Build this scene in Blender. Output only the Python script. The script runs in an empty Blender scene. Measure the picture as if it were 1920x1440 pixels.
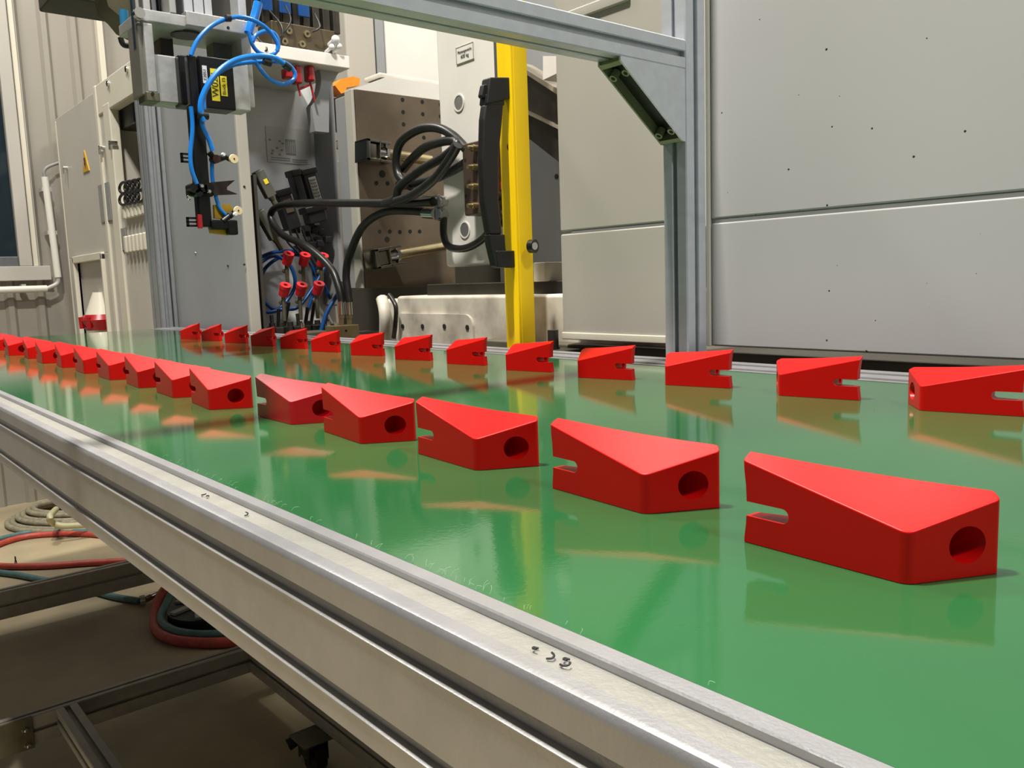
import bpy, bmesh, math, random
from mathutils import Vector, Matrix
random.seed(7)
PI = math.pi
S = bpy.context.scene
COL = S.collection

# ------------------------------------------------------------------ camera, world, lights, exposure
F = 1588.0
R = ((0.7637201205, 0.1061547331, -0.6367595701),
     (-0.6446136809, 0.0723692683, -0.7610754834),
     (-0.0347099407, 0.9917125903, 0.1236986595))
H = 0.14                 # lens height above the belt
HB = 0.95                # belt height above the floor
CAM = Vector((0, 0, HB + H))
cd = bpy.data.cameras.new('camera')
cam = bpy.data.objects.new('camera', cd)
COL.objects.link(cam)
cd.sensor_width = 36
cd.lens = F / 1920 * 36
cd.clip_start = 0.02
M = Matrix(R).to_4x4()
M.translation = CAM
cam.matrix_world = M
S.camera = cam

w = bpy.data.worlds.new('hall_air')
S.world = w
w.use_nodes = True
w.node_tree.nodes['Background'].inputs[0].default_value = (0.93, 0.95, 1.0, 1)
w.node_tree.nodes['Background'].inputs[1].default_value = 0.07

def area(name, loc, size, energy, color=(1.0, 0.93, 0.82), target=None, sy=None):
    l = bpy.data.lights.new(name, 'AREA')
    l.energy = energy; l.color = color; l.size = size
    if sy: l.shape = 'RECTANGLE'; l.size_y = sy
    o = bpy.data.objects.new(name, l)
    COL.objects.link(o)
    o.location = loc
    d = Vector(target) - Vector(loc) if target else Vector((0, 0, -1))
    o.rotation_euler = d.to_track_quat('-Z', 'Y').to_euler()
    return o
area('bay_and_fill_lamp', (-0.15, 0.93, 4.6), 0.26, 265, (1.0, 0.95, 0.86))
area('bay_and_fill_lamp', (0.25, 4.1, 4.9), 0.5, 120, (1.0, 0.95, 0.87))
area('bay_and_fill_lamp', (2.1, 2.0, 4.4), 0.6, 65, (1.0, 0.95, 0.86))  # unseen fill, added to light the machine interior from above
area('bay_and_fill_lamp', (0.5, -2.2, 4.6), 0.6, 125, (0.95, 0.97, 1.0))  # unseen fill, added behind the camera for the faces turned towards it

S.view_settings.view_transform = 'Standard'
S.view_settings.look = 'None'
S.view_settings.gamma = 1
S.view_settings.exposure = 0.02
S.view_settings.use_curve_mapping = False

# ------------------------------------------------------------------ measuring helpers
def ray(px, py):
    return Matrix(R) @ Vector((px - 960, -(py - 720), -F))
def atX(px, py, X):
    d = ray(px, py); return CAM + d * ((X - CAM.x) / d.x)
def atY(px, py, Y):
    d = ray(px, py); return CAM + d * ((Y - CAM.y) / d.y)
def atZ(px, py, Z=HB):
    d = ray(px, py); return CAM + d * ((Z - CAM.z) / d.z)

# ------------------------------------------------------------------ materials
def rgb(h):
    v = [int(h[i:i + 2], 16) / 255 for i in (0, 2, 4)]
    return tuple(c / 12.92 if c <= .04045 else ((c + .055) / 1.055) ** 2.4 for c in v) + (1,)
def mat(name, col, rough=.5, metal=0., var=.06, scale=12., bump=0., bscale=200., spec=.5, col2=None, lo=.35, hi=.65, coat=0., stretch=None, rvar=.0):
    m = bpy.data.materials.new(name)
    m.use_nodes = True
    nt = m.node_tree; N = nt.nodes; L = nt.links
    b = N['Principled BSDF']
    c = rgb(col) if isinstance(col, str) else col
    tc = N.new('ShaderNodeTexCoord'); mp = N.new('ShaderNodeMapping')
    L.new(tc.outputs['Object'], mp.inputs[0])
    if stretch: mp.inputs['Scale'].default_value = stretch
    nz = N.new('ShaderNodeTexNoise'); nz.inputs['Scale'].default_value = scale; nz.inputs['Detail'].default_value = 5
    L.new(mp.outputs[0], nz.inputs['Vector'])
    cr = N.new('ShaderNodeValToRGB')
    L.new(nz.outputs['Fac'], cr.inputs[0])
    cr.color_ramp.elements[0].position = lo; cr.color_ramp.elements[1].position = hi
    if col2:
        cr.color_ramp.elements[0].color = rgb(col2); cr.color_ramp.elements[1].color = c
    else:
        cr.color_ramp.elements[0].color = tuple(x * (1 - var) for x in c[:3]) + (1,)
        cr.color_ramp.elements[1].color = tuple(min(1, x * (1 + var)) for x in c[:3]) + (1,)
    L.new(cr.outputs[0], b.inputs['Base Color'])
    b.inputs['Roughness'].default_value = rough
    b.inputs['Metallic'].default_value = metal
    b.inputs['Specular IOR Level'].default_value = spec
    b.inputs['Coat Weight'].default_value = coat
    b.inputs['Coat Roughness'].default_value = .05
    if rvar:
        mr = N.new('ShaderNodeMapRange'); mr.inputs['To Min'].default_value = max(0, rough - rvar); mr.inputs['To Max'].default_value = rough + rvar
        L.new(nz.outputs['Fac'], mr.inputs['Value']); L.new(mr.outputs[0], b.inputs['Roughness'])
    if bump:
        n2 = N.new('ShaderNodeTexNoise'); n2.inputs['Scale'].default_value = bscale; n2.inputs['Detail'].default_value = 4
        L.new(mp.outputs[0], n2.inputs['Vector'])
        bp = N.new('ShaderNodeBump'); bp.inputs['Strength'].default_value = bump; bp.inputs['Distance'].default_value = .002
        L.new(n2.outputs['Fac'], bp.inputs['Height']); L.new(bp.outputs[0], b.inputs['Normal'])
    return m
def speckle(m, density=.62, scale=26, col=(0.03, 0.03, 0.03, 1)):
    """small dirt specks over a painted surface"""
    nt = m.node_tree; N = nt.nodes; L = nt.links; b = N['Principled BSDF']
    src = b.inputs['Base Color'].links[0].from_socket
    tc = N.new('ShaderNodeTexCoord')
    v = N.new('ShaderNodeTexVoronoi'); v.inputs['Scale'].default_value = scale; v.inputs['Randomness'].default_value = 1
    xs = N.new('ShaderNodeSeparateXYZ'); L.new(tc.outputs['Object'], xs.inputs[0])
    ad = N.new('ShaderNodeMath'); L.new(xs.outputs[0], ad.inputs[0]); L.new(xs.outputs[1], ad.inputs[1])
    cb = N.new('ShaderNodeCombineXYZ'); L.new(ad.outputs[0], cb.inputs[0]); L.new(xs.outputs[2], cb.inputs[1])
    v.voronoi_dimensions = '2D'; L.new(cb.outputs[0], v.inputs['Vector'])
    sp = N.new('ShaderNodeSeparateColor'); L.new(v.outputs['Color'], sp.inputs[0])
    mr = N.new('ShaderNodeMapRange'); L.new(sp.outputs[0], mr.inputs['Value'])
    mr.inputs['From Min'].default_value = density; mr.inputs['From Max'].default_value = 1
    mr.inputs['To Min'].default_value = 0; mr.inputs['To Max'].default_value = .028
    lt = N.new('ShaderNodeMath'); lt.operation = 'LESS_THAN'
    L.new(v.outputs['Distance'], lt.inputs[0]); L.new(mr.outputs[0], lt.inputs[1])
    mx = N.new('ShaderNodeMix'); mx.data_type = 'RGBA'
    L.new(lt.outputs[0], mx.inputs['Factor']); L.new(src, mx.inputs[6]); mx.inputs[7].default_value = col
    L.new(mx.outputs[2], b.inputs['Base Color'])
    return m

ALU = mat('anodised_aluminium', 'cdd1d6', .36, .5, .04, 60, stretch=(1, .05, 1), bump=.05, bscale=300)
ALU_RAIL = mat('rail_aluminium', 'adadaf', .37, .66, .05, 40, bump=.08, bscale=500)
ALU_DARK = mat('groove_aluminium', '6a6c6e', .5, .6, .05, 40)
ALU_CAST = mat('machined_aluminium', 'bdbdba', .42, .7, .12, 30, bump=.15, bscale=90)
STEEL = mat('brown_steel', '75695a', .38, .75, .14, 9, bump=.05, bscale=60, rvar=.08)
DSTEEL = mat('dark_steel', '4a4640', .42, .8, .15, 14, rvar=.1)
CHROME = mat('chrome', 'd9d9d6', .12, 1, .03, 20)
BRASS = mat('brass_nickel', 'b9ab86', .25, .9, .1, 30)
RED = mat('red_plastic', (0.60, 0.003, 0.002, 1), .34, 0, .02, 30, bump=.03, bscale=900, spec=.25)
CRIMSON = mat('crimson_plastic', (0.60, 0.003, 0.010, 1), .24, 0, .02, 30, spec=.5)
BLACK = mat('black_plastic', '141414', .42, 0, .2, 30, bump=.05, bscale=400)
BLACKM = mat('black_anodised', '101012', .35, .3, .2, 30)
RUBBER = mat('black_rubber', '191817', .38, 0, .25, 40, bump=.05, bscale=200)
YELLOW = mat('yellow_paint', 'ffd200', .38, 0, .04, 8, bump=.02)
YELLOWD = mat('ochre_plastic', 'c99a1c', .5, 0, .1, 30)
GREYP = speckle(mat('grey_painted_sheet', 'b0afae', .3, 0, .03, 1.6, bump=.02, bscale=900, coat=.22), .45, 16)
GREYD = mat('grey_door_sheet', 'aca89e', .4, 0, .04, 3)
COLM = speckle(mat('grey_blue_column', '8f9092', .35, 0, .06, 3), .6, 30)
CREAM = mat('cream_cast_paint', 'd8d3c6', .5, 0, .1, 7, bump=.1, bscale=40, col2='b8b1a0', lo=.25, hi=.55)
GRIME = mat('grimy_cream_cast', 'cfc9ba', .55, 0, .1, 9, bump=.15, bscale=50, col2='8a8276', lo=.3, hi=.6)
WHITEP = mat('white_plate_paint', 'dcd9d2', .42, 0, .04, 6)
CABM = mat('cabinet_paint', 'bcb8ae', .45, 0, .03, 4)
CABE = mat('cabinet_cream_edge', 'd3cebd', .45, 0, .03, 6)
WALLM = mat('corrugated_wall_paint', '9a958b', .42, .1, .05, 2)
TRIM = mat('window_trim_paint', 'b5b1a9', .4, 0, .04, 4)
FLOORM = mat('concrete_floor', 'b3a585', .55, 0, .1, 2.2, bump=.15, bscale=30, col2='8a7e68', lo=.32, hi=.62, rvar=.1)
SHADE = mat('recess_shade_colour', '3a362e', .6, 0, .2, 6)  # dark tone that puts the shade of recesses and gaps into the colour
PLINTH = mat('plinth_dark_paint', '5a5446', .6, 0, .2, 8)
BLUE = mat('blue_air_tube', '1478d2', .22, 0, .05, 30, coat=.3)
BLUED = mat('dark_blue_tube', '0a3f7a', .3, 0, .1, 30)
HRED = mat('red_hose', 'b5483c', .5, 0, .15, 40)
HTEAL = mat('teal_hose', '4b6f6f', .5, 0, .15, 40)
HGREY = mat('grey_hose', '8b8570', .55, 0, .2, 40)
ORANGE = mat('orange_plastic', 'ee8a1c', .4, 0, .05, 30)
ORED = mat('orange_red_plastic', 'c2451c', .4, 0, .1, 30)
REDC = mat('red_connector_plastic', 'd0202a', .4, 0, .1, 30)
DRED = mat('dark_red_plastic', 'a01018', .3, 0, .1, 30, coat=.5)
SUCK = mat('cream_rubber', 'e6cfa6', .5, 0, .05, 30)
PAPER = mat('label_white', 'dedede', .5, 0, .03, 30)
LYEL = mat('label_yellow', 'f0dc32', .45, 0, .05, 30)
LGREY = mat('label_grey', '8a8b88', .5, 0, .08, 60)
INK = mat('black_ink', '202020', .6, 0, .05, 30)
GREENB = mat('guard_screw_gasket', '6f7a5e', .5, 0, .1, 20)
CASTA = mat('die_cast_bracket', '8f9474', .45, .3, .1, 20)
HOLEM = mat('deep_hole', '0c0b09', .8, 0, .1, 10)
WHITEPIPE = mat('white_conduit', 'dcdbd2', .4, 0, .03, 8)
ZINC = mat('zinc_plate', '6f6b58', .4, .6, .15, 25)
GLASSD = bpy.data.materials.new('window_glass'); GLASSD.use_nodes = True
_b = GLASSD.node_tree.nodes['Principled BSDF']; _b.inputs['Base Color'].default_value = rgb('28343c'); _b.inputs['Roughness'].default_value = .06; _b.inputs['Metallic'].default_value = .3

BELT = mat('green_belt', (0.019, 0.112, 0.034, 1), .075, 0, .10, 3.5, spec=.62, rvar=.03, bump=.012, bscale=260)

# ------------------------------------------------------------------ mesh helpers
def bm_(): return bmesh.new()
def box(bm, x0, x1, y0, y1, z0, z1, bev=0.):
    t = bmesh.new()
    vs = [t.verts.new((x, y, z)) for x in (min(x0, x1), max(x0, x1)) for y in (min(y0, y1), max(y0, y1)) for z in (min(z0, z1), max(z0, z1))]
    for f in ((0, 1, 3, 2), (4, 6, 7, 5), (0, 4, 5, 1), (2, 3, 7, 6), (0, 2, 6, 4), (1, 5, 7, 3)):
        t.faces.new([vs[i] for i in f])
    if bev: bmesh.ops.bevel(t, geom=t.edges[:] , offset=bev, segments=2, affect='EDGES', profile=.5)
    merge(bm, t)
def merge(bm, t, mx=None):
    if mx is not None: bmesh.ops.transform(t, matrix=mx, verts=t.verts)
    me = bpy.data.meshes.new('t'); t.to_mesh(me); t.free(); bm.from_mesh(me); bpy.data.meshes.remove(me)
def cyl(bm, p0, p1, r, r2=None, seg=20, caps=True):
    p0 = Vector(p0); p1 = Vector(p1); d = p1 - p0
    t = bmesh.new()
    bmesh.ops.create_cone(t, cap_ends=caps, segments=seg, radius1=r, radius2=r if r2 is None else r2, depth=d.length)
    merge(bm, t, Matrix.Translation((p0 + p1) / 2) @ d.to_track_quat('Z', 'Y').to_matrix().to_4x4())
def ring(bm, c, axis, ro, ri, h, seg=24):
    """flat washer / hollow boss"""
    t = bmesh.new(); vs = []
    for k in range(seg):
        a = 2 * PI * k / seg
        vs.append([t.verts.new((r * math.cos(a), r * math.sin(a), z)) for r, z in ((ri, -h / 2), (ro, -h / 2), (ro, h / 2), (ri, h / 2))])
    for k in range(seg):
        a, b = vs[k], vs[(k + 1) % seg]
        for i in range(4): t.faces.new((a[i], b[i], b[(i + 1) % 4], a[(i + 1) % 4]))
    merge(bm, t, Matrix.Translation(c) @ Vector(axis).to_track_quat('Z', 'Y').to_matrix().to_4x4())
def tube(bm, pts, r, seg=10, sub=8, closed=False):
    """round hose along a smooth path through pts"""
    P = [Vector(p) for p in pts]
    if len(P) > 2:
        Q = []; n = len(P)
        rng = range(n if closed else n - 1)
        for i in rng:
            p0 = P[(i - 1) % n] if (closed or i > 0) else P[0]; p1 = P[i]; p2 = P[(i + 1) % n]
            p3 = P[(i + 2) % n] if (closed or i + 2 < n) else P[-1]
            for k in range(sub):
                t = k / sub
                Q.append(.5 * ((2 * p1) + (-p0 + p2) * t + (2 * p0 - 5 * p1 + 4 * p2 - p3) * t * t + (-p0 + 3 * p1 - 3 * p2 + p3) * t ** 3))
        if not closed: Q.append(P[-1])
        P = Q
    n = len(P); rings = []; up = None
    for i in range(n):
        a = P[(i - 1) % n] if (closed or i) else P[0]; b = P[(i + 1) % n] if (closed or i < n - 1) else P[-1]
        d = (b - a).normalized()
        if up is None:
            up = d.orthogonal().normalized()
        up = (up - d * up.dot(d)).normalized()
        s = d.cross(up)
        rings.append([bm.verts.new(P[i] + r * (math.cos(2 * PI * k / seg) * up + math.sin(2 * PI * k / seg) * s)) for k in range(seg)])
    for i in range(n if closed else n - 1):
        A, B = rings[i], rings[(i + 1) % n]
        for k in range(seg): bm.faces.new((A[k], A[(k + 1) % seg], B[(k + 1) % seg], B[k]))
    if not closed:
        bm.faces.new(rings[0][::-1]); bm.faces.new(rings[-1])
def prism(bm, poly, axis, a0, a1):
    """poly: list of 2-D points; axis 'Y': (x,z) pts; 'X': (y,z); 'Z': (x,y)"""
    def v(p, a): return {'Y': (p[0], a, p[1]), 'X': (a, p[0], p[1]), 'Z': (p[0], p[1], a)}[axis]
    t = bmesh.new()
    A = [t.verts.new(v(p, a0)) for p in poly]; B = [t.verts.new(v(p, a1)) for p in poly]
    n = len(poly)
    for i in range(n): t.faces.new((A[i], A[(i + 1) % n], B[(i + 1) % n], B[i]))
    t.faces.new(A[::-1]); t.faces.new(B)
    bmesh.ops.recalc_face_normals(t, faces=t.faces)
    merge(bm, t)
def slotted(w, h, sw=(), sh=(), op=.004, dp=.009, off=(0, 0)):
    """closed outline of a slotted extrusion w x h, slots at sw (top+bottom) and sh (both sides)"""
    pts = []
    def notch(c, n, t, pos):
        # c: side centre, n: inward normal, t: travel direction
        for s, d in ((-1.25, 0), (-1, .0016), (-1, .4), (-1.9, .55), (-1.6, 1), (1.6, 1), (1.9, .55), (1, .4), (1, .0016), (1.25, 0)):
            dd = d if d == .0016 else d * dp
            pts.append((c[0] + t[0] * (pos + s * op) + n[0] * dd, c[1] + t[1] * (pos + s * op) + n[1] * dd))
    W, Hh, ch = w / 2, h / 2, .0018
    def corner(x, y, first):
        sx, sy = (1 if x > 0 else -1), (1 if y > 0 else -1)
        a = (x - sx * ch, y); b = (x, y - sy * ch)
        pts.extend([a, b] if first else [b, a])
    corner(-W, -Hh, False)
    for p in sorted(sw): notch((0, -Hh), (0, 1), (1, 0), p)
    corner(W, -Hh, True)
    for p in sorted(sh): notch((W, 0), (-1, 0), (0, 1), p)
    corner(W, Hh, False)
    for p in sorted([-q for q in sw]): notch((0, Hh), (0, -1), (-1, 0), p)
    corner(-W, Hh, True)
    for p in sorted([-q for q in sh]): notch((-W, 0), (1, 0), (0, -1), p)
    return [(x + off[0], y + off[1]) for x, y in pts]
def obj(name, bm, m, parent=None, smooth=True, ang=50, recalc=True):
    if recalc: bmesh.ops.recalc_face_normals(bm, faces=bm.faces)
    me = bpy.data.meshes.new(name); bm.to_mesh(me); bm.free()
    ms = m if isinstance(m, (list, tuple)) else [m]
    for q in ms: me.materials.append(q)
    if smooth: me.shade_smooth(); me.set_sharp_from_angle(angle=math.radians(ang))
    o = bpy.data.objects.new(name, me); COL.objects.link(o)
    if smooth: weigh(o)
    if parent is not None: join(o, parent)
    return o
def weigh(o):
    md = o.modifiers.new('face_weighted_normals', 'WEIGHTED_NORMAL'); md.keep_sharp = True; md.weight = 100
def join(o, parent):
    o.parent = parent
    w_ = Vector((0, 0, 0)); p = parent
    while p is not None: w_ += p.location; p = p.parent
    o.location = o.location - w_
def tag(o, label=None, cat=None, group=None, kind=None):
    if label: o['label'] = label
    if cat: o['category'] = cat
    if group: o['group'] = group
    if kind: o['kind'] = kind
    return o
def thing(name, label, cat, loc=(0, 0, 0), group=None):
    o = bpy.data.objects.new(name, None); COL.objects.link(o)
    o.location = loc; o.empty_display_size = .05
    return tag(o, label, cat, group)
def mesh_thing(name, bm, m, label, cat, group=None, **k):
    return tag(obj(name, bm, m, **k), label, cat, group)
def struct(name, bm, m, **k): return tag(obj(name, bm, m, **k), kind='structure')
def bx(name, m, parent, x0, x1, y0, y1, z0, z1, bev=.001, **k):
    b = bm_(); box(b, x0, x1, y0, y1, z0, z1, bev); return obj(name, b, m, parent, **k)
def rectY(px0, py0, px1, py1, Y, dep):
    """axis-aligned box whose camera-side face lies at y=Y and spans the measured extent"""
    mx, my = (px0 + px1) / 2, (py0 + py1) / 2
    return (atY(px0, my, Y).x, atY(px1, my, Y).x, Y, Y + dep, atY(mx, py1, Y).z, atY(mx, py0, Y).z)
def rectX(px0, py0, px1, py1, X, dep):
    mx, my = (px0 + px1) / 2, (py0 + py1) / 2
    return (X, X + dep, atX(px1, my, X).y, atX(px0, my, X).y, atX(mx, py1, X).z, atX(mx, py0, X).z)
def text(name, body, size, loc, rot, m, parent, ext=.0003):
    c = bpy.data.curves.new(name, 'FONT'); c.body = body; c.size = size; c.extrude = ext; c.align_x = 'CENTER'; c.align_y = 'CENTER'
    o = bpy.data.objects.new('t', c); COL.objects.link(o)
    dg = bpy.context.evaluated_depsgraph_get()
    me = bpy.data.meshes.new_from_object(o.evaluated_get(dg)); bpy.data.objects.remove(o)
    me.materials.clear(); me.materials.append(m)
    q = bpy.data.objects.new(name, me); COL.objects.link(q)
    me.transform(Matrix.Translation(loc) @ rot)
    join(q, parent); return q
FACE_NY = Matrix.Rotation(PI / 2, 4, 'X')                                        # reads on a face looking to -Y
FACE_NX = Matrix.Rotation(-PI / 2, 4, 'Z') @ Matrix.Rotation(PI / 2, 4, 'X')     # reads on a face looking to -X

# ================================================================== the setting
YW = atZ(0, 951, 0).y            # back wall
b = bm_(); box(b, -4, 6, -3, YW + .4, -.1, 0)
struct('floor', b, FLOORM)
# corrugated back wall: real trapezoid ribs
b = bm_()
x = -2.2; poly = []
XE = atY(187, 80, YW).x
while x < XE - .1:
    poly += [(x, YW), (x + .085, YW), (x + .100, YW - .018), (x + .125, YW - .018)]
    x += .14
poly += [(XE, YW), (6, YW), (6, YW + .1), (-2.2, YW + .1)]
prism(b, poly, 'Z', 0, 4.2)
struct('wall_back', b, WALLM, smooth=False)
b = bm_(); q = atY(187, 80, YW - .03); box(b, q.x - .012, q.x + .018, YW - .05, YW + .0, 1.2, 4.2, .004)
struct('trim_1', b, CABE)
b = bm_(); box(b, 3.6, 3.7, -3, YW, 0, 4.2); struct('wall_right', b, TRIM)

# window at the left edge of the picture
sill = atY(95, 513, YW - .06)
wx1 = atY(60, 300, YW).x
win = tag(thing('window_1', None, None, (sill.x - .5, YW - .05, sill.z)), kind='structure')
zs = atY(50, 499, YW - .06).z; zb = atY(50, 526, YW - .06).z
bx('window_sill', TRIM, win, -1.6, sill.x, YW - .075, YW - .0, zb, zs, .003)
gx = atY(14, 300, YW - .03).x; fx = atY(50, 300, YW - .03).x
bx('pane', GLASSD, win, -1.5, gx, YW - .03, YW - .012, zs, 3.9, .001)
bx('frame', TRIM, win, gx, gx + .06, YW - .065, YW, zs, 3.9, .006)
bx('frame', CABE, win, gx + .065, gx + .09, YW - .05, YW, zs, 3.9, .004)
bx('frame', TRIM, win, gx + .095, fx + .01, YW - .035, YW, zs, 3.9, .004)
bx('frame', ALU_DARK, win, -1.5, gx, YW - .05, YW - .03, zs, zs + .05, .004)

# white conduit under the window
t = thing('cable_conduit', 'white cable conduit bent around the corner below the dark window', 'conduit', (sill.x, YW - .06, zb))
yc = YW - .09
c0 = atY(84, 332, yc); c1 = atY(109, 520, yc); c2 = atY(88, 541, yc); c3 = atY(-60, 541, yc)
b = bm_(); cyl(b, c0, c1, .017); obj('pipe', b, WHITEPIPE, t)
b = bm_(); cyl(b, c2, Vector((-.6, c2.y, c2.z)), .017); obj('pipe', b, WHITEPIPE, t)
b = bm_(); tube(b, [c1 + Vector((0, 0, .01)), c1, (c1 + Vector((c1.x, yc, c2.z))) / 2 + Vector((-.008, 0, -.004)), c2], .011); obj('bend', b, TRIM, t)
b = bm_(); tube(b, [c0, c0 + Vector((0, 0, .03)), atY(92, 312, yc), atY(118, 303, yc)], .008); obj('cable', b, LGREY, t)
b = bm_()
for f_ in (.12, .55): p = c0.lerp(c1, f_); b = bm_(); box(b, p.x - .022, p.x + .022, yc - .004, YW - .018, p.z - .01, p.z + .01); obj('clip', b, TRIM, t)
b = bm_()
p = atY(45, 541, yc); box(b, p.x - .01, p.x + .01, yc - .004, YW - .018, p.z - .022, p.z + .022)
obj('clip', b, TRIM, t)

# ================================================================== electrical cabinet behind the belt end
XC = 1.12
yA = atX(113, 300, XC).y; yB = atX(194, 300, XC).y; yD = 3.50
zt = atX(151, 186, XC).z
t = thing('control_cabinet', 'tall pale grey control cabinet behind the far end of the green belt', 'cabinet', (XC + .3, (yA + yD) / 2, 0))
ztop = atX(190, 155, XC).z
bx('body', CABM, t, XC + .012, XC + .7, yB - .1, yA, .17, ztop - .01, .004)
bx('body', CABM, t, XC + .25, XC + .7, yD, yB - .1, .17, ztop, .004)
y1 = atX(191, 300, XC).y
# door with the opening for the socket
yo0, yo1, zo0, zo1 = atX(200, 540, XC).y, atX(150, 540, XC).y, atX(175, 612, XC).z, atX(175, 478, XC).z
yo0 = max(yo0, y1 + .03)
b = bm_()
box(b, XC - .004, XC + .012, y1, yA, zo1, ztop - .02, .003)
box(b, XC - .004, XC + .012, yo1, yA, .17, zo1, .003)
box(b, XC - .004, XC + .012, y1, yo0, .17, zo1, .003)
obj('door', b, CABM, t)
bx('corner_post', CABE, t, XC - .012, XC + .02, y1 - .035, y1, .17, ztop, .005)
bx('corner_post', CABE, t, XC - .006, XC + .02, yA, yA + .02, .17, ztop - .03, .005)
yp = atX(205, 300, XC).y; yq = atX(217, 300, XC).y
bx('upright', CABM, t, XC - .002, XC + .05, yp, y1 - .035, .17, ztop, .003)
bx('upright', CABE, t, XC - .010, XC + .03, yq, yp, .17, ztop - .1, .005)
zf = atX(225, 160, XC).z
bx('top_panel', CABE, t, XC - .008, XC + .04, yD, y1 - .035, ztop - .13, ztop, .006)
zlow = atX(240, 380, XC).z
bx('lower_panel', CABM, t, XC, XC + .03, yD, yq, .17, zlow, .004)
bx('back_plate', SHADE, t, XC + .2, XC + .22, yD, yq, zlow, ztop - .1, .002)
b = bm_(); 
for pxx, wd in ((238, .03), (262, .05)):
    p = atX(pxx, 250, XC + .12); box(b, p.x, p.x + .03, p.y - wd, p.y + wd, zlow, ztop - .12)
obj('cable_duct', b, YELLOWD if False else mat('tan_duct', '9b8a66', .5, 0, .1, 20), t)
p = atX(240, 178, XC + .05); bx('fan_box', BLACK, t, XC + .04, XC + .18, p.y - .09, p.y + .12, p.z - .13, p.z + .03, .01)
# looped cables and the two rows of plugs
for k, (qy, zz) in enumerate(((352, 0), (374, 0))):
    b = bm_()
    for j in range(4):
        c = atX(232 + 10 * j, qy - 2 * j, XC - .02)
        tube(b, [c + Vector((0, .06 * math.cos(a), .022 * math.sin(a))) for a in [2 * PI * i / 10 for i in range(10)]], .006, 8, 4, True)
    obj('looped_cable', b, BLACK, t)
for (qx, q0, q1) in ((235, 383, 412), (238, 443, 475)):
    c0 = atX(qx, (q0 + q1) / 2, XC - .006); hh = atX(qx, q0, XC).z - atX(qx, q1, XC).z
    for j in range(6):
        bx('plug', CABE, t, XC - .02, XC, c0.y - .05 * j - .032, c0.y - .05 * j, c0.z - hh / 2, c0.z + hh / 2, .006)
bx('name_plate', LGREY, t, *rectX(220, 428, 236, 470, XC - .006, .004)[:6], .001)
bx('name_plate', LGREY, t, *rectX(186, 343, 206, 416, XC - .008, .004)[:6], .001)
for qx, qy in ((238, 130), (203, 157)):
    b = bm_(); c = atX(qx, qy, XC - .01); cyl(b, c + Vector((.01, 0, 0)), c + Vector((-.006, 0, 0)), .012); obj('screw', b, CHROME, t)
for qx, qy in ((191, 277), (210, 268), (123, 315)):
    b = bm_(); c = atX(qx, qy, XC - .012); cyl(b, c + Vector((.02, 0, 0)), c + Vector((-.012, 0, 0)), .010); box(b, c.x - .014, c.x - .006, c.y - .004, c.y + .004, c.z - .03, c.z, .001); obj('latch', b, CHROME, t)
# yellow warning triangle with its bolt
c = atX(160, 304, XC - .006); hh = .055
b = bm_(); prism(b, [(c.y - hh, c.z - hh * .8), (c.y + hh, c.z - hh * .8), (c.y, c.z + hh)], 'X', XC - .008, XC - .004); wt = obj('warning_triangle', b, LYEL if False else YELLOWD, t)
b = bm_(); prism(b, [(c.y - .006, c.z + .02), (c.y + .012, c.z + .02), (c.y + .003, c.z - .004), (c.y + .012, c.z - .004), (c.y - .008, c.z - .03), (c.y - .001, c.z - .01), (c.y - .012, c.z - .01)], 'X', XC - .010, XC - .008); obj('lightning_bolt', b, INK, wt)
# recess with socket
b = bm_()
box(b, XC + .13, XC + .14, yo0 - .01, yo1 + .01, zo0 - .1, zo1)
box(b, XC, XC + .14, yo1, yo1 + .01, zo0 - .1, zo1); box(b, XC, XC + .14, yo0 - .01, yo0, zo0 - .1, zo1)
obj('socket_recess', b, COLM, t)
bx('recess_frame', CABE, t, XC - .02, XC, yo0 - .03, yo1 + .02, zo1 - .03, zo1 + .005, .004)
for s_ in (0, 1):
    yy = (yo0 - .03, yo0 - .012) if s_ else (yo1 + .002, yo1 + .02)
    bx('recess_frame', CABE, t, XC - .02, XC, yy[0], yy[1], .5, zo1, .004)
c = atX(180, 607, XC - .02)
so = thing('power_socket', 'dark red round power plug with a cream collar hung on the cabinet', 'plug', (XC, c.y, c.z))
b = bm_(); cyl(b, c + Vector((.03, 0, .04)), c + Vector((.03, 0, .15)), .075, .032, 20); obj('collar', b, CABE, so)
b = bm_(); cyl(b, c + Vector((.03, 0, -.03)), c + Vector((.03, 0, .02)), .075, .098, 28); cyl(b, c + Vector((.03, 0, .02)), c + Vector((.03, 0, .045)), .098, .078, 28); obj('housing', b, DRED, so)
for a in (2.4, 3.1, 3.8):
    b = bm_(); cyl(b, c + Vector((.03 + .093 * math.cos(a), .093 * math.sin(a), -.02)), c + Vector((.03 + .095 * math.cos(a), .095 * math.sin(a), .035)), .010); obj('rib', b, DRED, so)

# ================================================================== conveyor
XI, XO = 0.2217, 0.1852            # belt edge, outer face of the near rail
XF, XFO = 0.9950, 1.0810
YE, YS = 3.27, -0.70
cv = thing('belt_conveyor', 'long green belt conveyor with pale aluminium side rails, topped with red wedges', 'conveyor', ((XO + XFO) / 2, 1.3, 0))
b = bm_()
poly = [(YS, HB), (YE, HB)] + [(YE + .03 * math.sin(a), HB - .03 + .03 * math.cos(a)) for a in [PI * k / 8 for k in range(1, 8)]] + [(YE, HB - .06), (YS, HB - .06)]
prism(b, poly, 'X', XI + .0005, XF - .0005); obj('belt', b, BELT, cv)
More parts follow.
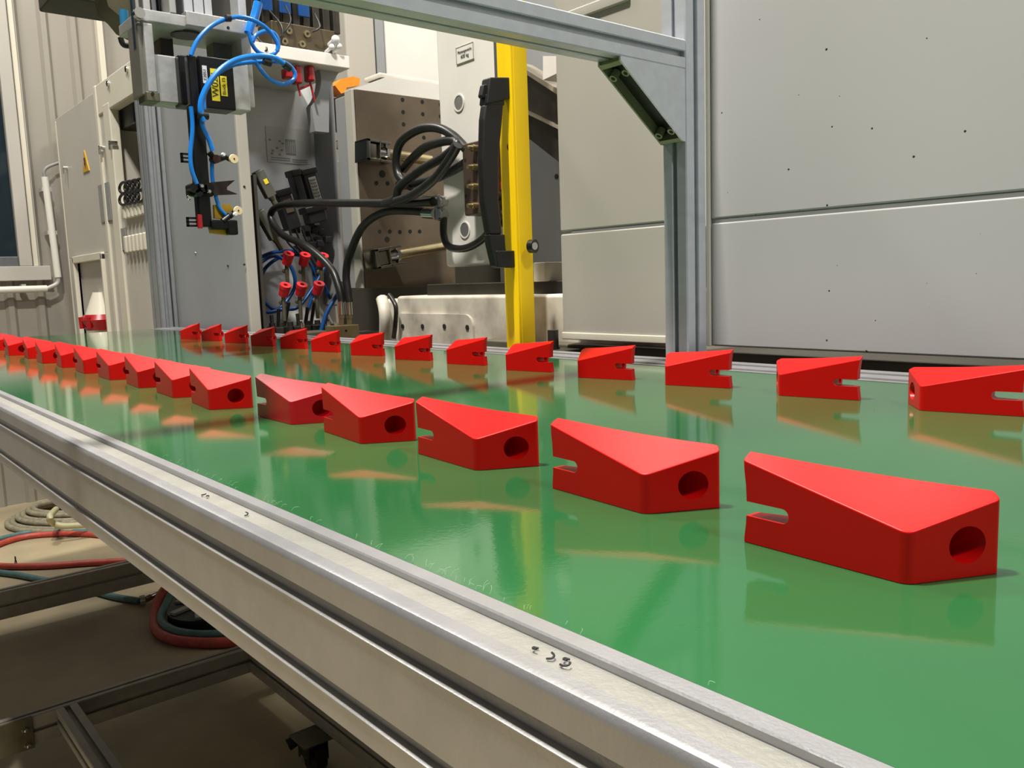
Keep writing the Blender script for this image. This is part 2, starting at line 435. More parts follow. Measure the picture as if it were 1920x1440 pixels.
# near rail: outline measured on the photograph (x outward, z down)
def near_outline():
    o = XO; T = HB + .0006
    P = [(XI, HB - .070), (XI, T - .0005), (XI - .0006, T)]
    P += [(.2130, T), (.2122, T - .0008), (.2122, T - .0042), (.1965, T - .0042), (.1957, T - .0010), (.1948, T)]
    P += [(o + .0042, T), (o + .0018, T - .0008), (o + .0005, T - .0025), (o, T - .0048)]
    for (za, zb_) in ((.0150, .0236), (.0572, .0652)):
        P += [(o, HB - za), (o + .0016, HB - za - .0012), (o + .0046, HB - za - .0022), (o + .0034, HB - zb_ + .0007), (o + .0006, HB - zb_ + .0003), (o - .0006, HB - zb_ - .0002), (o - .0006, HB - zb_ - .0009), (o, HB - zb_ - .0016)]
    P += [(o, HB - .0775), (o + .0015, HB - .079), (XI, HB - .079)]
    return P
b = bm_(); prism(b, near_outline(), 'Y', YS, YE); obj('side_rail', b, ALU_RAIL, cv, ang=30)
b = bm_(); box(b, .1970, .2118, YS, YE, HB - .0046, HB - .0032); obj('slot_liner', b, mat('slot_grime', '98968f', .5, .4, .05, 60, bump=.2, bscale=300), cv)
# far rail
T = HB + .0006
P = [(XF, HB - .07), (XF, T), (XF + .010, T), (XF + .011, T - .003), (XF + .017, T - .003), (XF + .018, T + .0015), (XF + .048, T + .0015), (XF + .049, T - .004), (XF + .060, T - .004), (XF + .061, T + .002), (XFO, T + .002), (XFO, HB - .079), (XF, HB - .079)]
b = bm_(); prism(b, P, 'Y', YS, YE); obj('side_rail', b, ALU_RAIL, cv, ang=30)
bx('end_roller_guard', ALU, cv, XO, XFO, YE + .005, YE + .03, HB - .079, HB - .034, .003)
b = bm_(); box(b, XI, XF, YS, YE - .05, HB - .075, HB - .064); obj('bed_plate', b, mat('under_plate', '77736a', .6, .3, .1, 10), cv)
# curled swarf and lint along the rail edge
b = bm_()
for qx, qy in ((383, 930), (392, 933), (460, 967), (1008, 1222), (1030, 1235), (1060, 1250), (1066, 1243)):
    c = atZ(qx, qy, HB - .003); a0 = random.random() * 6
    tube(b, [c + Vector((.0016 * math.cos(a0 + a), .0022 * math.sin(a0 + a), .0004 * a + .0006)) for a in (0, 1.1, 2.2, 3.2)], .00045, 6, 4)
tag(obj('swarf', b, INK), 'tiny curls of black swarf lying in the top slot of the near rail', 'swarf', kind='stuff')
b = bm_()
for k in range(70):
    y = random.choice((.95, .62, .60, .36, .35, .33, .28)) + random.gauss(0, .05) if k % 3 else random.uniform(.2, 1.2)
    c = Vector((XI + random.uniform(.0, .003), y, HB + .0004)); a = random.uniform(-.9, .9); ln = random.uniform(.0015, .0045)
    d = Vector((math.cos(a), math.sin(a), random.uniform(.1, .9)))
    tube(b, [c, c + d * ln * .5 + Vector((0, 0, .0008)), c + d * ln + Vector((0, random.uniform(-.002, .002), 0))], .00006, 4, 3)
tag(obj('belt_fringe', b, mat('pale_fibre', 'a9c8a6', .8, 0, .05, 20)), 'pale loose fibres fraying along the near edge of the green belt', 'fibres', kind='stuff')

# lower frame: slotted bars under the belt
def bar(name, parent, axis, a0, a1, c, wd, ht, m=ALU, sw=(0,), sh=(0,), op=.004):
    b = bm_(); prism(b, slotted(wd, ht, sw, sh, op, off=c), axis, a0, a1); return obj(name, b, m, parent, ang=30)
z0 = .15
p2 = atZ(200, 1290, z0).y; y_l2 = atZ(447, 1210, z0).y; y_l1 = atZ(233, 1051, z0).y
x_long = .815; x_leg = .222
FR = mat('under_frame_aluminium', 'a8a39a', .45, .3, .08, 30)
bar('cross_bar', cv, 'X', x_leg, x_long + .3, (y_l2 - .018, z0 - .034), .036, .068, FR, sh=(0,))
bar('cross_bar', cv, 'X', x_leg, x_long + .3, (y_l1 - .022, z0 - .045), .044, .090, FR, sh=(0,))
bar('long_bar', cv, 'Y', .2, y_l2 - .036, (x_long + .02, z0 - .034), .040, .068, FR)
bar('long_bar', cv, 'Y', .2, y_l2 - .036, (.380, z0 - .022), .046, .044, FR, op=.0055)
for (lx, ly) in ((x_leg - .022, y_l2 - .04), (x_leg - .022, y_l1), (x_leg - .022, -.3), (x_long + .25, y_l2), (x_long + .25, -.3), (x_long + .25, y_l1)):
    bar('leg', cv, 'Z', .06, HB - .079, (lx, ly), .044, .044, FR)
# corner plate with two bolts
pl = rectY(-4, 1352, 64, 1414, y_l2 - .044, .006)
cp = bx('corner_plate', ZINC, cv, *pl, .001)
for qx, qy in ((48, 1369), (53, 1398)):
    b = bm_(); c = atY(qx, qy, y_l2 - .044); cyl(b, c, c + Vector((0, -.006, 0)), .008, .006, 16); cyl(b, c + Vector((0, -.006, 0)), c + Vector((0, -.007, 0)), .004, .003, 6); obj('bolt', b, CHROME, cp)
# caster
ca = atX(582, 1372, x_long - .03)
cc = thing('caster', None, None, (x_long - .02, ca.y, 0)); join(cc, cv); cc.location = Vector((x_long - .02, ca.y, 0)) - cv.location
def castpart(nm, b, m):
    o = obj(nm, b, m); o.parent = cc; o.location = -Vector((x_long - .02, ca.y, 0)); return o
cx, cy = x_long - .02, ca.y
b = bm_(); box(b, cx - .045, cx + .045, cy - .04, cy + .04, .078, .0825, .001); castpart('mounting_plate', b, ZINC)
b = bm_(); box(b, cx - .030, cx - .026, cy - .028, cy + .028, .03, .078, .001); box(b, cx + .014, cx + .018, cy - .028, cy + .028, .03, .078, .001); cyl(b, (cx, cy, .07), (cx, cy, .078), .028); castpart('fork', b, DSTEEL)
b = bm_(); cyl(b, (cx - .018, cy, .037), (cx + .010, cy, .037), .037, seg=32); castpart('wheel', b, RUBBER)
b = bm_(); cyl(b, (cx - .034, cy, .037), (cx + .022, cy, .037), .009); castpart('axle', b, CHROME)
b = bm_(); cyl(b, (cx - .05, cy + .035, .062), (cx - .02, cy + .03, .072), .014, .012); castpart('brake_pedal', b, BLACK)

# ================================================================== red wedges
U = H / .17
def wedge_mesh():
    B0 = (0, 0); C1 = (.0520 * U, -.0245 * U); C2 = (.0570 * U, -.0190 * U); D = (.0095 * U, .1085 * U); A = (0, .1050 * U)
    zb_ = .0280 * U
    pA, pC = .0522 * U, .0416 * U
    sy = (pA - zb_) / A[1]; sx = (pC - zb_ - sy * C1[1]) / C1[0]
    top = lambda x, y: zb_ + sx * x + sy * y
    def rc(p, prev, nxt, r, n=5):
        p, prev, nxt = Vector(p), Vector(prev), Vector(nxt)
        a = (prev - p).normalized() * r; c = (nxt - p).normalized() * r
        return [tuple((1 - t) ** 2 * (p + a) + 2 * t * (1 - t) * p + t * t * (p + c)) for t in [k / n for k in range(n + 1)]]
    back = []
    for k in range(1, 6):      # the rear edge sags a little towards the middle
        t = k / 6; x = C2[0] + (D[0] - C2[0]) * t; y = C2[1] + (D[1] - C2[1]) * t
        back.append((x - .0016 * math.sin(PI * t), y - .0006 * math.sin(PI * t)))
    poly = rc(B0, A, C1, .0042 * U * 1.2) + rc(C1, B0, C2, .002) + rc(C2, C1, back[0], .002) + back + [D] + rc(A, D, B0, .0012, 3)
    bm = bmesh.new()
    lo = [bm.verts.new((x, y, 0)) for x, y in poly]
    hi = [bm.verts.new((x, y, top(x, y))) for x, y in poly]
    n = len(poly)
    for i in range(n): bm.faces.new((lo[i], lo[(i + 1) % n], hi[(i + 1) % n], hi[i]))
    ft = bm.faces.new(hi); bm.faces.new(lo[::-1])
    bmesh.ops.recalc_face_normals(bm, faces=bm.faces)
    bmesh.ops.bevel(bm, geom=list(ft.edges), offset=.0007, segments=3, affect='EDGES', profile=.5)
    me = bpy.data.meshes.new('w'); bm.to_mesh(me); bm.free()
    base = bpy.data.objects.new('w', me); COL.objects.link(base)
    cutters = []
    def cutter(bm):
        bmesh.ops.recalc_face_normals(bm, faces=bm.faces)
        m_ = bpy.data.meshes.new('c'); bm.to_mesh(m_); bm.free()
        o = bpy.data.objects.new('c', m_); COL.objects.link(o); cutters.append(o)
    # slot through the thin end
    zc, hw, yi = .0218 * U, .0046 * U, (.1050 - .0325) * U
    b = bmesh.new(); pp = [(.13, zc - hw), (.13, zc + hw)] + [(yi + hw * 1.0 - hw * math.sin(a), zc + hw * math.cos(a)) for a in [PI * k / 12 for k in range(13)]]
    t = bmesh.new(); A_ = [t.verts.new((-.02, y, z)) for y, z in pp]; B_ = [t.verts.new((.06, y, z)) for y, z in pp]; m_ = len(pp)
    for i in range(m_): t.faces.new((A_[i], A_[(i + 1) % m_], B_[(i + 1) % m_], B_[i]))
    t.faces.new(A_[::-1]); t.faces.new(B_); b.free(); cutter(t)
    # concave end: arc between the overhanging tip and the flared foot
    t = bmesh.new()
    bmesh.ops.create_cone(t, cap_ends=True, segments=64, radius1=.13 * U, radius2=.13 * U, depth=.2)
    bmesh.ops.transform(t, matrix=Matrix.Translation((0, (.1050 + .1275) * U, .0245 * U)) @ Matrix.Rotation(PI / 2, 4, 'Y'), verts=t.verts); cutter(t)
    # round bore in the end face
    u = (Vector(C1) - Vector(B0)).normalized(); nrm = Vector((-u.y, u.x))
    hc = Vector(B0) + u * (.0372 * U); hz = .0181 * U
    ax = Vector((.0, 1.0, 0)).normalized()
    c0 = Vector((hc.x, hc.y, hz)) - ax * .02; c1 = Vector((hc.x, hc.y, hz)) + ax * .0195
    t = bmesh.new(); d = c1 - c0
    bmesh.ops.create_cone(t, cap_ends=True, segments=40, radius1=.0104 * U, radius2=.0104 * U, depth=d.length)
    bmesh.ops.transform(t, matrix=Matrix.Translation((c0 + c1) / 2) @ d.to_track_quat('Z', 'Y').to_matrix().to_4x4(), verts=t.verts); cutter(t)
    t = bmesh.new(); d = Vector((nrm.x, nrm.y, 0)); c0 = Vector((hc.x, hc.y, hz))
    bmesh.ops.create_cone(t, cap_ends=True, segments=40, radius1=.0124 * U, radius2=.0094 * U, depth=.0024 * U * 2)
    bmesh.ops.transform(t, matrix=Matrix.Translation(c0 - d * .0012 * U) @ d.to_track_quat('Z', 'Y').to_matrix().to_4x4(), verts=t.verts); cutter(t)
    for c in cutters:
        md = base.modifiers.new('b', 'BOOLEAN'); md.operation = 'DIFFERENCE'; md.object = c; md.solver = 'EXACT'
    dg = bpy.context.evaluated_depsgraph_get()
    res = bpy.data.meshes.new_from_object(base.evaluated_get(dg))
    for o in cutters + [base]: bpy.data.objects.remove(o)
    bm = bmesh.new(); bm.from_mesh(res)
    # ring-shaped lug on the rear side, open towards the slotted end
    lc = Vector((.031 * U, .066 * U, .0205 * U))
    ring(bm, lc, (.0, 1, 0), .0100 * U, .0046 * U, .010 * U)
    box(bm, .022 * U, .029 * U, .052 * U, .068 * U, .012 * U, .030 * U, .001)
    bmesh.ops.remove_doubles(bm, verts=bm.verts, dist=1e-6)
    me = bpy.data.meshes.new('wedge'); bm.to_mesh(me); bm.free(); bpy.data.meshes.remove(res)
    me.shade_smooth(); me.set_sharp_from_angle(angle=math.radians(38))
    return me
WM = wedge_mesh(); WM.materials.clear(); WM.materials.append(RED)
WC = WM.copy(); WC.materials.clear(); WC.materials.append(CRIMSON)
WF = WM.copy()
bm = bmesh.new(); bm.from_mesh(WF)
for v in bm.verts: v.co.y = -v.co.y
bmesh.ops.reverse_faces(bm, faces=bm.faces); bm.to_mesh(WF); bm.free()
WF.shade_smooth(); WF.set_sharp_from_angle(angle=math.radians(38))

near = [((1398, 1017), (1700, 1098)), ((1030, 914), (1208, 965)), ((777, 849), (893, 883)), ((600, 804), (677, 833)), ((487, 782), (547, 797)), ((360, 755), (393, 769))]
nearB = [(325, 746.5), (260, 728), (206, 713), (158, 701), (116, 690), (80, 682), (53, 673), (17, 667)]
nf = 'red plastic wedges in the near row'
nlab = ['large red plastic wedge nearest the camera at the right, round bore facing right',
        'red wedge in the near row, directly behind the foremost one',
        'red wedge in the near row, third from the front, slot and bore both visible',
        'red wedge in the near row whose slotted tip covers the bore of the crimson wedge',
        'darker crimson glossy wedge in the near row, half hidden by its neighbour',
        'orange-red wedge just left of the crimson one, whole round bore visible']
ords = ['seventh', 'eighth', 'ninth', 'tenth', 'eleventh', 'twelfth', 'thirteenth', 'fourteenth']
def put_wedge(me, loc, rot, label, grp):
    o = bpy.data.objects.new('plastic_wedge', me); COL.objects.link(o); weigh(o)
    o.location = loc; o.rotation_euler = (0, 0, rot)
    return tag(o, label, 'wedge', grp)
for i, (a, bb) in enumerate(near):
    A, B = atZ(*a), atZ(*bb)
    ang = math.atan2(A.y - B.y, A.x - B.x) - PI / 2
    if i == 3: ang = math.radians(-6)
    if i == 4: ang = math.radians(-1)
    put_wedge(WC if i == 4 else WM, (B.x, B.y, HB + .0003), ang, nlab[i], nf)
for i, bb in enumerate(nearB):
    B = atZ(*bb)
    put_wedge(WM, (B.x, B.y, HB + .0003), math.radians((-4, -5, -3, -4, -6, -4, -5, -4)[i]), 'orange-red wedge in the near row, %s from the front' % ords[i], nf)
put_wedge(WM, (.385, 2.555, HB + .0003), math.radians(-4), 'red wedge at the left border of the picture, last of the near row', nf)
far = [(338, 636), (377, 639), (421, 643), (470, 648), (525, 653), (583, 659), (657, 666), (740, 674), (837, 682), (948, 694), (1083, 708), (1247, 722), (1460, 742), (1725, 770)]
fang = [14, 13, 15, 13, 14, 12, 15, 14, 10, 11, 12.5, 12, 10.5, 13]
flab = {0: 'small red wedge at the far left end of the far row',
        5: 'red wedge in the far row in front of the hose fittings',
        9: 'red wedge in the far row standing in front of the yellow door strip',
        11: 'red wedge in the far row in front of the foot of the right frame post',
        12: 'red wedge in the far row, second from the right border of the picture',
        13: 'red wedge at the right border, bore in its narrow left face'}
fo = ['first', 'second', 'third', 'fourth', 'fifth', 'sixth', 'seventh', 'eighth', 'ninth', 'tenth', 'eleventh']
for i, bb in enumerate(far):
    B = atZ(*bb)
    lb = flab.get(i, 'red wedge in the far row, %s counted from its left end' % fo[min(i, 10)])
    put_wedge(WF, (B.x, B.y, HB + .0003), math.radians(fang[i]), lb, 'red plastic wedges in the far row')

# ================================================================== aluminium portal frame over the belt
XPL = 1.084
pc = atX(1290, 655, XPL)
YP = pc.y                                       # camera-side face of the near post and beam
pw = atY(1326, 655, YP).x - XPL                 # post width across the belt
pd = atX(1247, 655, XPL).y - YP
fr = thing('portal_frame', 'bright aluminium post and cross beam frame standing over the green belt', 'frame', (XPL, YP + pd / 2, 0))
bar('post', fr, 'Z', 0.0, 2.3, (XPL + pw / 2, YP + pd / 2), pw, pd, ALU, sw=(0,), sh=(0,), op=.0042)
zb0 = atY(1290, 130, YP).z; zb1 = atY(1290, 75, YP).z; bh = zb1 - zb0
bar('cross_beam', fr, 'X', -.75, XPL, (YP + pd / 2, (zb0 + zb1) / 2), pd, bh, ALU, sw=(0,), sh=(0,), op=.0045)
bar('post', fr, 'Z', 0.0, 2.3, (-.75 - pw / 2, YP + pd / 2), pw, pd, ALU)
# hollow die-cast corner bracket
zt_ = zb0; leg_ = atY(1165, 131, YP).x; zl = atX(1285, 265, XPL).z
br = thing('corner_bracket', None, None, (XPL, YP, zt_)); join(br, fr); br.location = Vector((XPL, YP, zt_)) - fr.location
def brpart(nm, b, m):
    o = obj(nm, b, m); o.parent = br; o.location = -Vector((XPL, YP, zt_)); return o
y0b, y1b = YP + .001, YP + pd - .001
b = bm_()
tri = [(XPL, zt_), (XPL, zl), (XPL - .006, zl), (leg_, zt_ - .006), (leg_, zt_)]
prism(b, tri, 'Y', y0b, y0b + .003); brpart('side_plate', b, ALU)
b = bm_(); prism(b, tri, 'Y', y1b - .003, y1b); brpart('side_plate', b, CASTA)
dv = Vector((leg_, 0, zt_ - .006)) - Vector((XPL - .006, 0, zl))
un = Vector((-abs(dv.z), 0, -abs(dv.x))).normalized()
def hyp(f, d): p = Vector((XPL - .006, 0, zl)) + dv * f - un * d; return (p.x, p.z)
for f0, f1 in ((0, .045), (.955, 1)):
    b = bm_(); prism(b, [hyp(f0, 0), hyp(f1, 0), hyp(f1, .022), hyp(f0, .022)], 'Y', y0b + .003, y1b - .003); brpart('rim', b, CASTA)
b = bm_(); prism(b, [hyp(.0, .016), hyp(1, .016), hyp(1, .020), hyp(.0, .020)], 'Y', y0b + .003, y1b - .003); brpart('hollow', b, mat('bracket_inside_shade', '23271b', .5, .2, .2, 20))  # dark floor plate, the shade inside the bracket put into its colour
for f_, yy in ((.13, y0b + .009), (.11, y1b - .009), (.86, y0b + .009), (.84, y1b - .009)):
    p = Vector((XPL - .006, yy, zl)) + dv * f_; b = bm_(); ring(b, p - un * .007, un, .0060, .0036, .014, 20); sb = brpart('screw_boss', b, CASTA)

# far posts of the frame at the end of the belt
YQ = atX(1, 1, 1).y
q0 = atY(304, 613, 3.34).x; q1 = atY(350, 613, 3.34).x; wq = (q1 - q0) / 2
fp = thing('double_post', 'pair of tall grey slotted posts at the far end of the belt', 'post', ((q0 + q1) / 2, 3.32, 0))
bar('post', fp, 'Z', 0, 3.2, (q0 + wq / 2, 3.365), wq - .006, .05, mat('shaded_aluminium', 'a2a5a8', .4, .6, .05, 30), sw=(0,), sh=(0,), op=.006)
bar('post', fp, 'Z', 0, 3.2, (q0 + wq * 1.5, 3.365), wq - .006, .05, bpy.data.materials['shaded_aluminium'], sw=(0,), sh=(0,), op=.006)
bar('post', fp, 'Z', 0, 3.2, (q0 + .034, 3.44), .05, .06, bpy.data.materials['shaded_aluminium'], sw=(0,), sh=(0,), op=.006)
for qy in (265, 493):
    b = bm_(); c = atY(344, qy, 3.338); cyl(b, c + Vector((0, .006, 0)), c + Vector((.004, -.012, 0)), .009); obj('knob', b, BLACK, fp)

# ================================================================== guard panels and yellow door strip
XG = 1.153
def guard(name, label, px0, px1, zt, m=GREYP, grp=None, lip=None):
    y1_ = atX(px0, 500, XG).y; y0_ = atX(px1, 500, XG).y if px1 < 1900 else -1.2
    return y0_, y1_
zg = atX(1600, 391, XG).z        # the horizontal groove
zbot = atX(1600, 661, XG).z      # lower edge
yr1 = atX(1333, 450, XG).y
gp = thing('guard_panel', 'large pale grey machine guard panel at the right with one horizontal groove', 'panel', (XG + .02, 0, 0))
bx('upper_sheet', GREYP, gp, XG, XG + .03, -1.4, yr1, zg + .003, 2.6, .0035)
bx('lower_sheet', GREYP, gp, XG, XG + .03, -1.4, yr1, zbot, zg - .003, .0035)
bx('groove', mat('groove_grey', '7d7e7d', .6, 0, .05, 10), gp, XG + .0018, XG + .028, -1.4, yr1, zg - .004, zg + .004, 0)
bx('edge_strip', CABE, gp, XG - .004, XG + .03, yr1 + .0005, yr1 + .007, zbot, 2.6, .001)
yl0 = atX(1249, 500, XG).y; yl1 = atX(1052, 500, XG).y
zg2 = atX(1160, 427, XG).z; zb2 = atX(1150, 632, XG).z
gd = thing('guard_door', 'narrower beige grey guard door between the yellow strip and the bright post', 'panel', (XG + .02, yl0, 0))
bx('upper_sheet', GREYD, gd, XG, XG + .03, yl0, yl1, zg2 + .0025, 2.6, .0035)
bx('lower_sheet', GREYD, gd, XG, XG + .03, yl0, yl1, zb2, zg2 - .0025, .0035)
bx('groove', bpy.data.materials['groove_grey'], gd, XG + .0018, XG + .028, yl0, yl1 - .03, zg2 - .004, zg2 + .004, 0)
bx('bottom_lip', CABE, gd, XG - .004, XG + .02, yl0, yl1, zb2 - .008, zb2 + .006, .002)
# inclined stiffening ribs near the top of the door
p = atX(1112, 16, XG); bx('stiffener', GREYD, gd, XG - .006, XG, p.y - .09, p.y + .08, p.z - .01, p.z + .01, .003)
# dark plinth behind and below the panels
mc = thing('moulding_machine', 'cream and steel moulding machine behind the guards, its grey recess full of hoses', 'machine', (1.7, 2.0, 0)); pli = mc
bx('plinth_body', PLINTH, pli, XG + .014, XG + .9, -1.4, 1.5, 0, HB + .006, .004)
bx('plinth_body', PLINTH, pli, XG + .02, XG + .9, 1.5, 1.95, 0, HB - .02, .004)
b = bm_(); c = atX(1037, 632, XG - .02); cyl(b, (c.x, c.y, c.z - .02), (c.x, c.y, c.z + .014), .011, seg=12); ring(b, (c.x, c.y, c.z - .021), (0, 0, 1), .013, .004, .003); box(b, c.x - .02, XG + .2, c.y - .05, c.y + .02, c.z - .06, c.z - .023, .002)
mesh_thing('hex_bolt', b, DSTEEL, 'large dark hex bolt standing on a bracket right of the yellow strip', 'bolt')

XY = 1.128
yy0 = atX(978, 600, XY).y; yy1 = atX(960, 600, XY).y
ys = atX(962, 400, XY).y
sd = thing('door_strip', 'tall yellow door edge strip with a black pull handle', 'door', (XY, yy0, HB))
zb_y = HB - .04
bx('outer_flange', YELLOW, sd, XY, XY + .004, yy0, yy0 + .050, zb_y, 2.2, .0012)
bx('side_flange', YELLOW, sd, XY, XY + .036, yy0 - .0005, yy0 + .003, zb_y, 2.2, .0008)
bx('nose', YELLOW, sd, XY - .007, XY + .0, yy0, yy0 + .016, zb_y, 2.2, .0015)
bx('back_plate', ALU_DARK, sd, XY + .006, XY + .012, yy0 + .050, yy0 + .066, 1.40, 2.2, .001)
for qx, qy in ((957, 275),):
    b = bm_(); c = atX(qx, qy, XY); cyl(b, c + Vector((-.002, 0, 0)), c + Vector((.002, 0, 0)), .0085, seg=18); obj('hole_plug', b, INK, sd)
b = bm_(); c = atX(994, 462, XY + .012); cyl(b, c, c + Vector((.003, -.012, 0)), .0135, seg=24); obj('roller', b, RUBBER, sd)
b = bm_(); cyl(b, c + Vector((0, -.012, 0)), c + Vector((0, -.0145, 0)), .0075, seg=18); obj('roller_cap', b, CHROME, sd)
# handle: bowed bar with two mounts
yh = yy0 + .018
hx = lambda px, py: atY(px, py, yh)
H_ = thing('handle', None, None, (XY - .03, yh, 1.25)); join(H_, sd); H_.location = Vector((XY - .03, yh, 1.25)) - sd.location
def hpart(nm, b, m):
    o = obj(nm, b, m); o.parent = H_; o.location = -Vector((XY - .03, yh, 1.25)); return o
L_ = [(905, 196), (901, 225), (899, 300), (902, 380), (912, 440)]
Rr = [(940, 196), (938, 225), (931, 300), (931, 380), (938, 440)]
def slab(Ls, Rs, y0, y1, bev=.003):
    t = bmesh.new(); n = len(Ls)
    pts = [hx(*p) for p in Ls] + [hx(*p) for p in Rs[::-1]]
    A = [t.verts.new((p.x, y0, p.z)) for p in pts]; B = [t.verts.new((p.x, y1, p.z)) for p in pts]; m_ = len(pts)
    for i in range(m_): t.faces.new((A[i], A[(i + 1) % m_], B[(i + 1) % m_], B[i]))
    t.faces.new(A[::-1]); t.faces.new(B); bmesh.ops.recalc_face_normals(t, faces=t.faces)
    bmesh.ops.bevel(t, geom=t.edges[:], offset=bev, segments=3, affect='EDGES', profile=.5)
    return t
hpart('grip', slab(L_, Rr, yh - .009, yh + .009, .005), BLACK)
hpart('grip_end', slab([(912, 440), (914, 457), (924, 500)], [(942, 440), (943, 462), (948, 500)], yh - .009, yh + .009, .002), BLACK)
hpart('mount', slab([(911, 147), (908, 170), (905, 197)], [(965, 147), (966, 172), (966, 183)], yh - .013, yh + .013, .003), BLACK)
hpart('mount', slab([(924, 470), (928, 502)], [(976, 470), (977, 502)], yh - .011, yh + .012, .003), BLACK)
hpart('grip_end', slab([(906, 178), (905, 199)], [(941, 178), (941, 199)], yh - .009, yh + .009, .002), BLACK)
hpart('thumb_latch', slab([(903, 160), (899, 180), (901, 184)], [(912, 158), (912, 180), (912, 186)], yh - .006, yh + .006, .002), BLACK)

# ================================================================== injection moulding machine
XM = 1.32
# bed casting
XB = 1.21
zb1_ = atX(950, 553, XB).z; yb_l = atX(745, 600, XB).y
bx('bed_casting', GRIME, mc, XB, XB + .9, 1.0, yb_l, .3, zb1_, .008)
zpa = atX(800, 588, XB).z
y_a = atX(890, 600, XB).y
b = bm_(); t = bmesh.new()
pp = [(yb_l - .02, zpa), (y_a + .03, zpa)] + [(y_a + .03 - .03 * math.sin(a), zpa - .03 + .03 * math.cos(a)) for a in [PI / 2 * k / 6 for k in range(1, 7)]] + [(y_a, .7), (yb_l - .02, .7)]
prism(b, pp, 'X', XB - .007, XB + .002); obj('raised_pad', b, GRIME, mc)
for qx in (755, 792, 833, 876):
    b = bm_(); c = atX(qx, 612 if qx < 860 else 614, XB - .008); cyl(b, c + Vector((-.001, 0, 0)), c + Vector((.002, 0, 0)), .0062, seg=14); obj('oil_hole', b, INK, mc)
bx('bed_end', GRIME, mc, XB + .02, XB + .5, yb_l, atX(706, 590, XB).y, .3, zb1_ - .008, .012)
b = bm_(); tube(b, [atX(730, 553, XB - .02), atX(742, 575, XB - .03), atX(741, 610, XB - .02), atX(738, 634, XB - .02)], .006, 12, 8); obj('drip_pipe', b, DSTEEL, mc)
b = bm_(); tube(b, [atX(716, 560, XB - .01), atX(722, 590, XB - .02), atX(722, 634, XB - .01)], .016, 10, 6); obj('drip_pipe', b, GRIME, mc)
# guide way over the bed
bx('guide_way', DSTEEL, mc, XB + .05, XB + .25, 1.25, atX(800, 540, XB + .05).y, zb1_ - .004, zb1_ + .028, .003)
b = bm_(); box(b, 1.62, 1.64, 1.2, 2.2, zb1_ - .03, zb1_ + .14); obj('inner_shade_sheet', b, SHADE, mc)  # dark sheet added to stand for the deep shade above the bed
# fixed platen: steel mounting face looking to the camera
YP1 = atX(672, 300, XM).y
zpt = atX(665, 166, XM).z; zpb = atX(690, 541, XM).z
xr = 1.98
fpn = bx('fixed_platen', STEEL, mc, XM, xr, YP1, YP1 + .11, zpb, zpt, .003)
bx('platen_edge', GREYD, mc, XM - .010, XM, YP1 + .002, YP1 + .045, zpb, zpt, .003)
bx('platen_edge', COLM, mc, XM - .004, XM + .1, YP1 + .045, atX(636, 300, XM).y, zpb, zpt - .01, .004)
b = bm_(); prism(b, [(XM, zpt), (xr, zpt), (xr, zpt + .05), (XM + .12, zpt + .05)], 'Y', YP1 + .01, YP1 + .11); obj('platen_crown', b, WHITEP, mc)
bx('crown_ledge', CREAM, mc, XM + .1, xr, YP1 + .02, YP1 + .11, zpt + .05, zpt + .063, .004)
def hole(px, py, r, par=mc):
    b = bm_(); c = atY(px, py, YP1 - .0008); cyl(b, c + Vector((0, .002, 0)), c, r, seg=20); o = obj('tapped_hole', b, HOLEM, par)
for qx, qy in ((755, 187), (756, 210), (757, 233), (758, 255), (792, 191), (793, 214), (793, 236), (795, 258), (826, 196), (826, 218), (840, 283)):
    hole(qx, qy, .0062)
for qx, qy, r in ((717, 326, .011), (706, 343, .0065), (727, 344, .0065), (745, 344, .0065), (764, 347, .0065)): hole(qx, qy, r)
for qx, qy in ((712, 434), (731, 434), (750, 435), (769, 434), (787, 434)): hole(qx, qy, .0062)
hole(726, 449, .0085)
POLI = mat('polished_steel', 'a8a195', .16, 1, .05, 30)
# clamping bars across the platen face
def clamp(label, x0, y0, x1, y1, wd):
    Y = YP1 - .05
    a = atY(x0, y0, Y); c = atY(x1, y1, Y); d = (c - a); L = d.length; ang = math.atan2(d.z, d.x)
    g = thing('clamp_cylinder', None, None, a); join(g, mc); g.location = a - mc.location
    mx = Matrix.Translation(a) @ Matrix.Rotation(-ang, 4, 'Y')
    def pt(nm, bm, m):
        bmesh.ops.transform(bm, matrix=mx, verts=bm.verts); o = obj(nm, bm, m); o.parent = g; o.location = -a; return o
    h = wd / 2
    b = bm_(); box(b, 0, L * .46, -.03, .04, h * .75, h, .001); box(b, 0, L * .46, -.03, .04, -h, -h * .75, .001); box(b, 0, .012, -.03, .04, -h, h, .001); box(b, L * .24, L * .26, -.03, .04, -h, h, .001); pt('clevis', b, POLI)
    b = bm_(); box(b, .012, L * .24, -.02, .035, -h * .7, h * .7, .003); pt('slide_block', b, POLI)
    b = bm_(); cyl(b, (L * .3, 0, 0), (L * .44, 0, 0), h * .55, seg=20); cyl(b, (L * .42, 0, 0), (L * .47, 0, 0), h * .75, seg=6); pt('rod_end', b, CHROME)
    b = bm_(); cyl(b, (L * .46, 0, 0), (L * 1.35, 0, 0), h * .5, seg=24); pt('cylinder', b, BRASS)
clamp('a', 678, 282, 775, 296, .062)
clamp('b', 696, 487, 800, 468, .058)
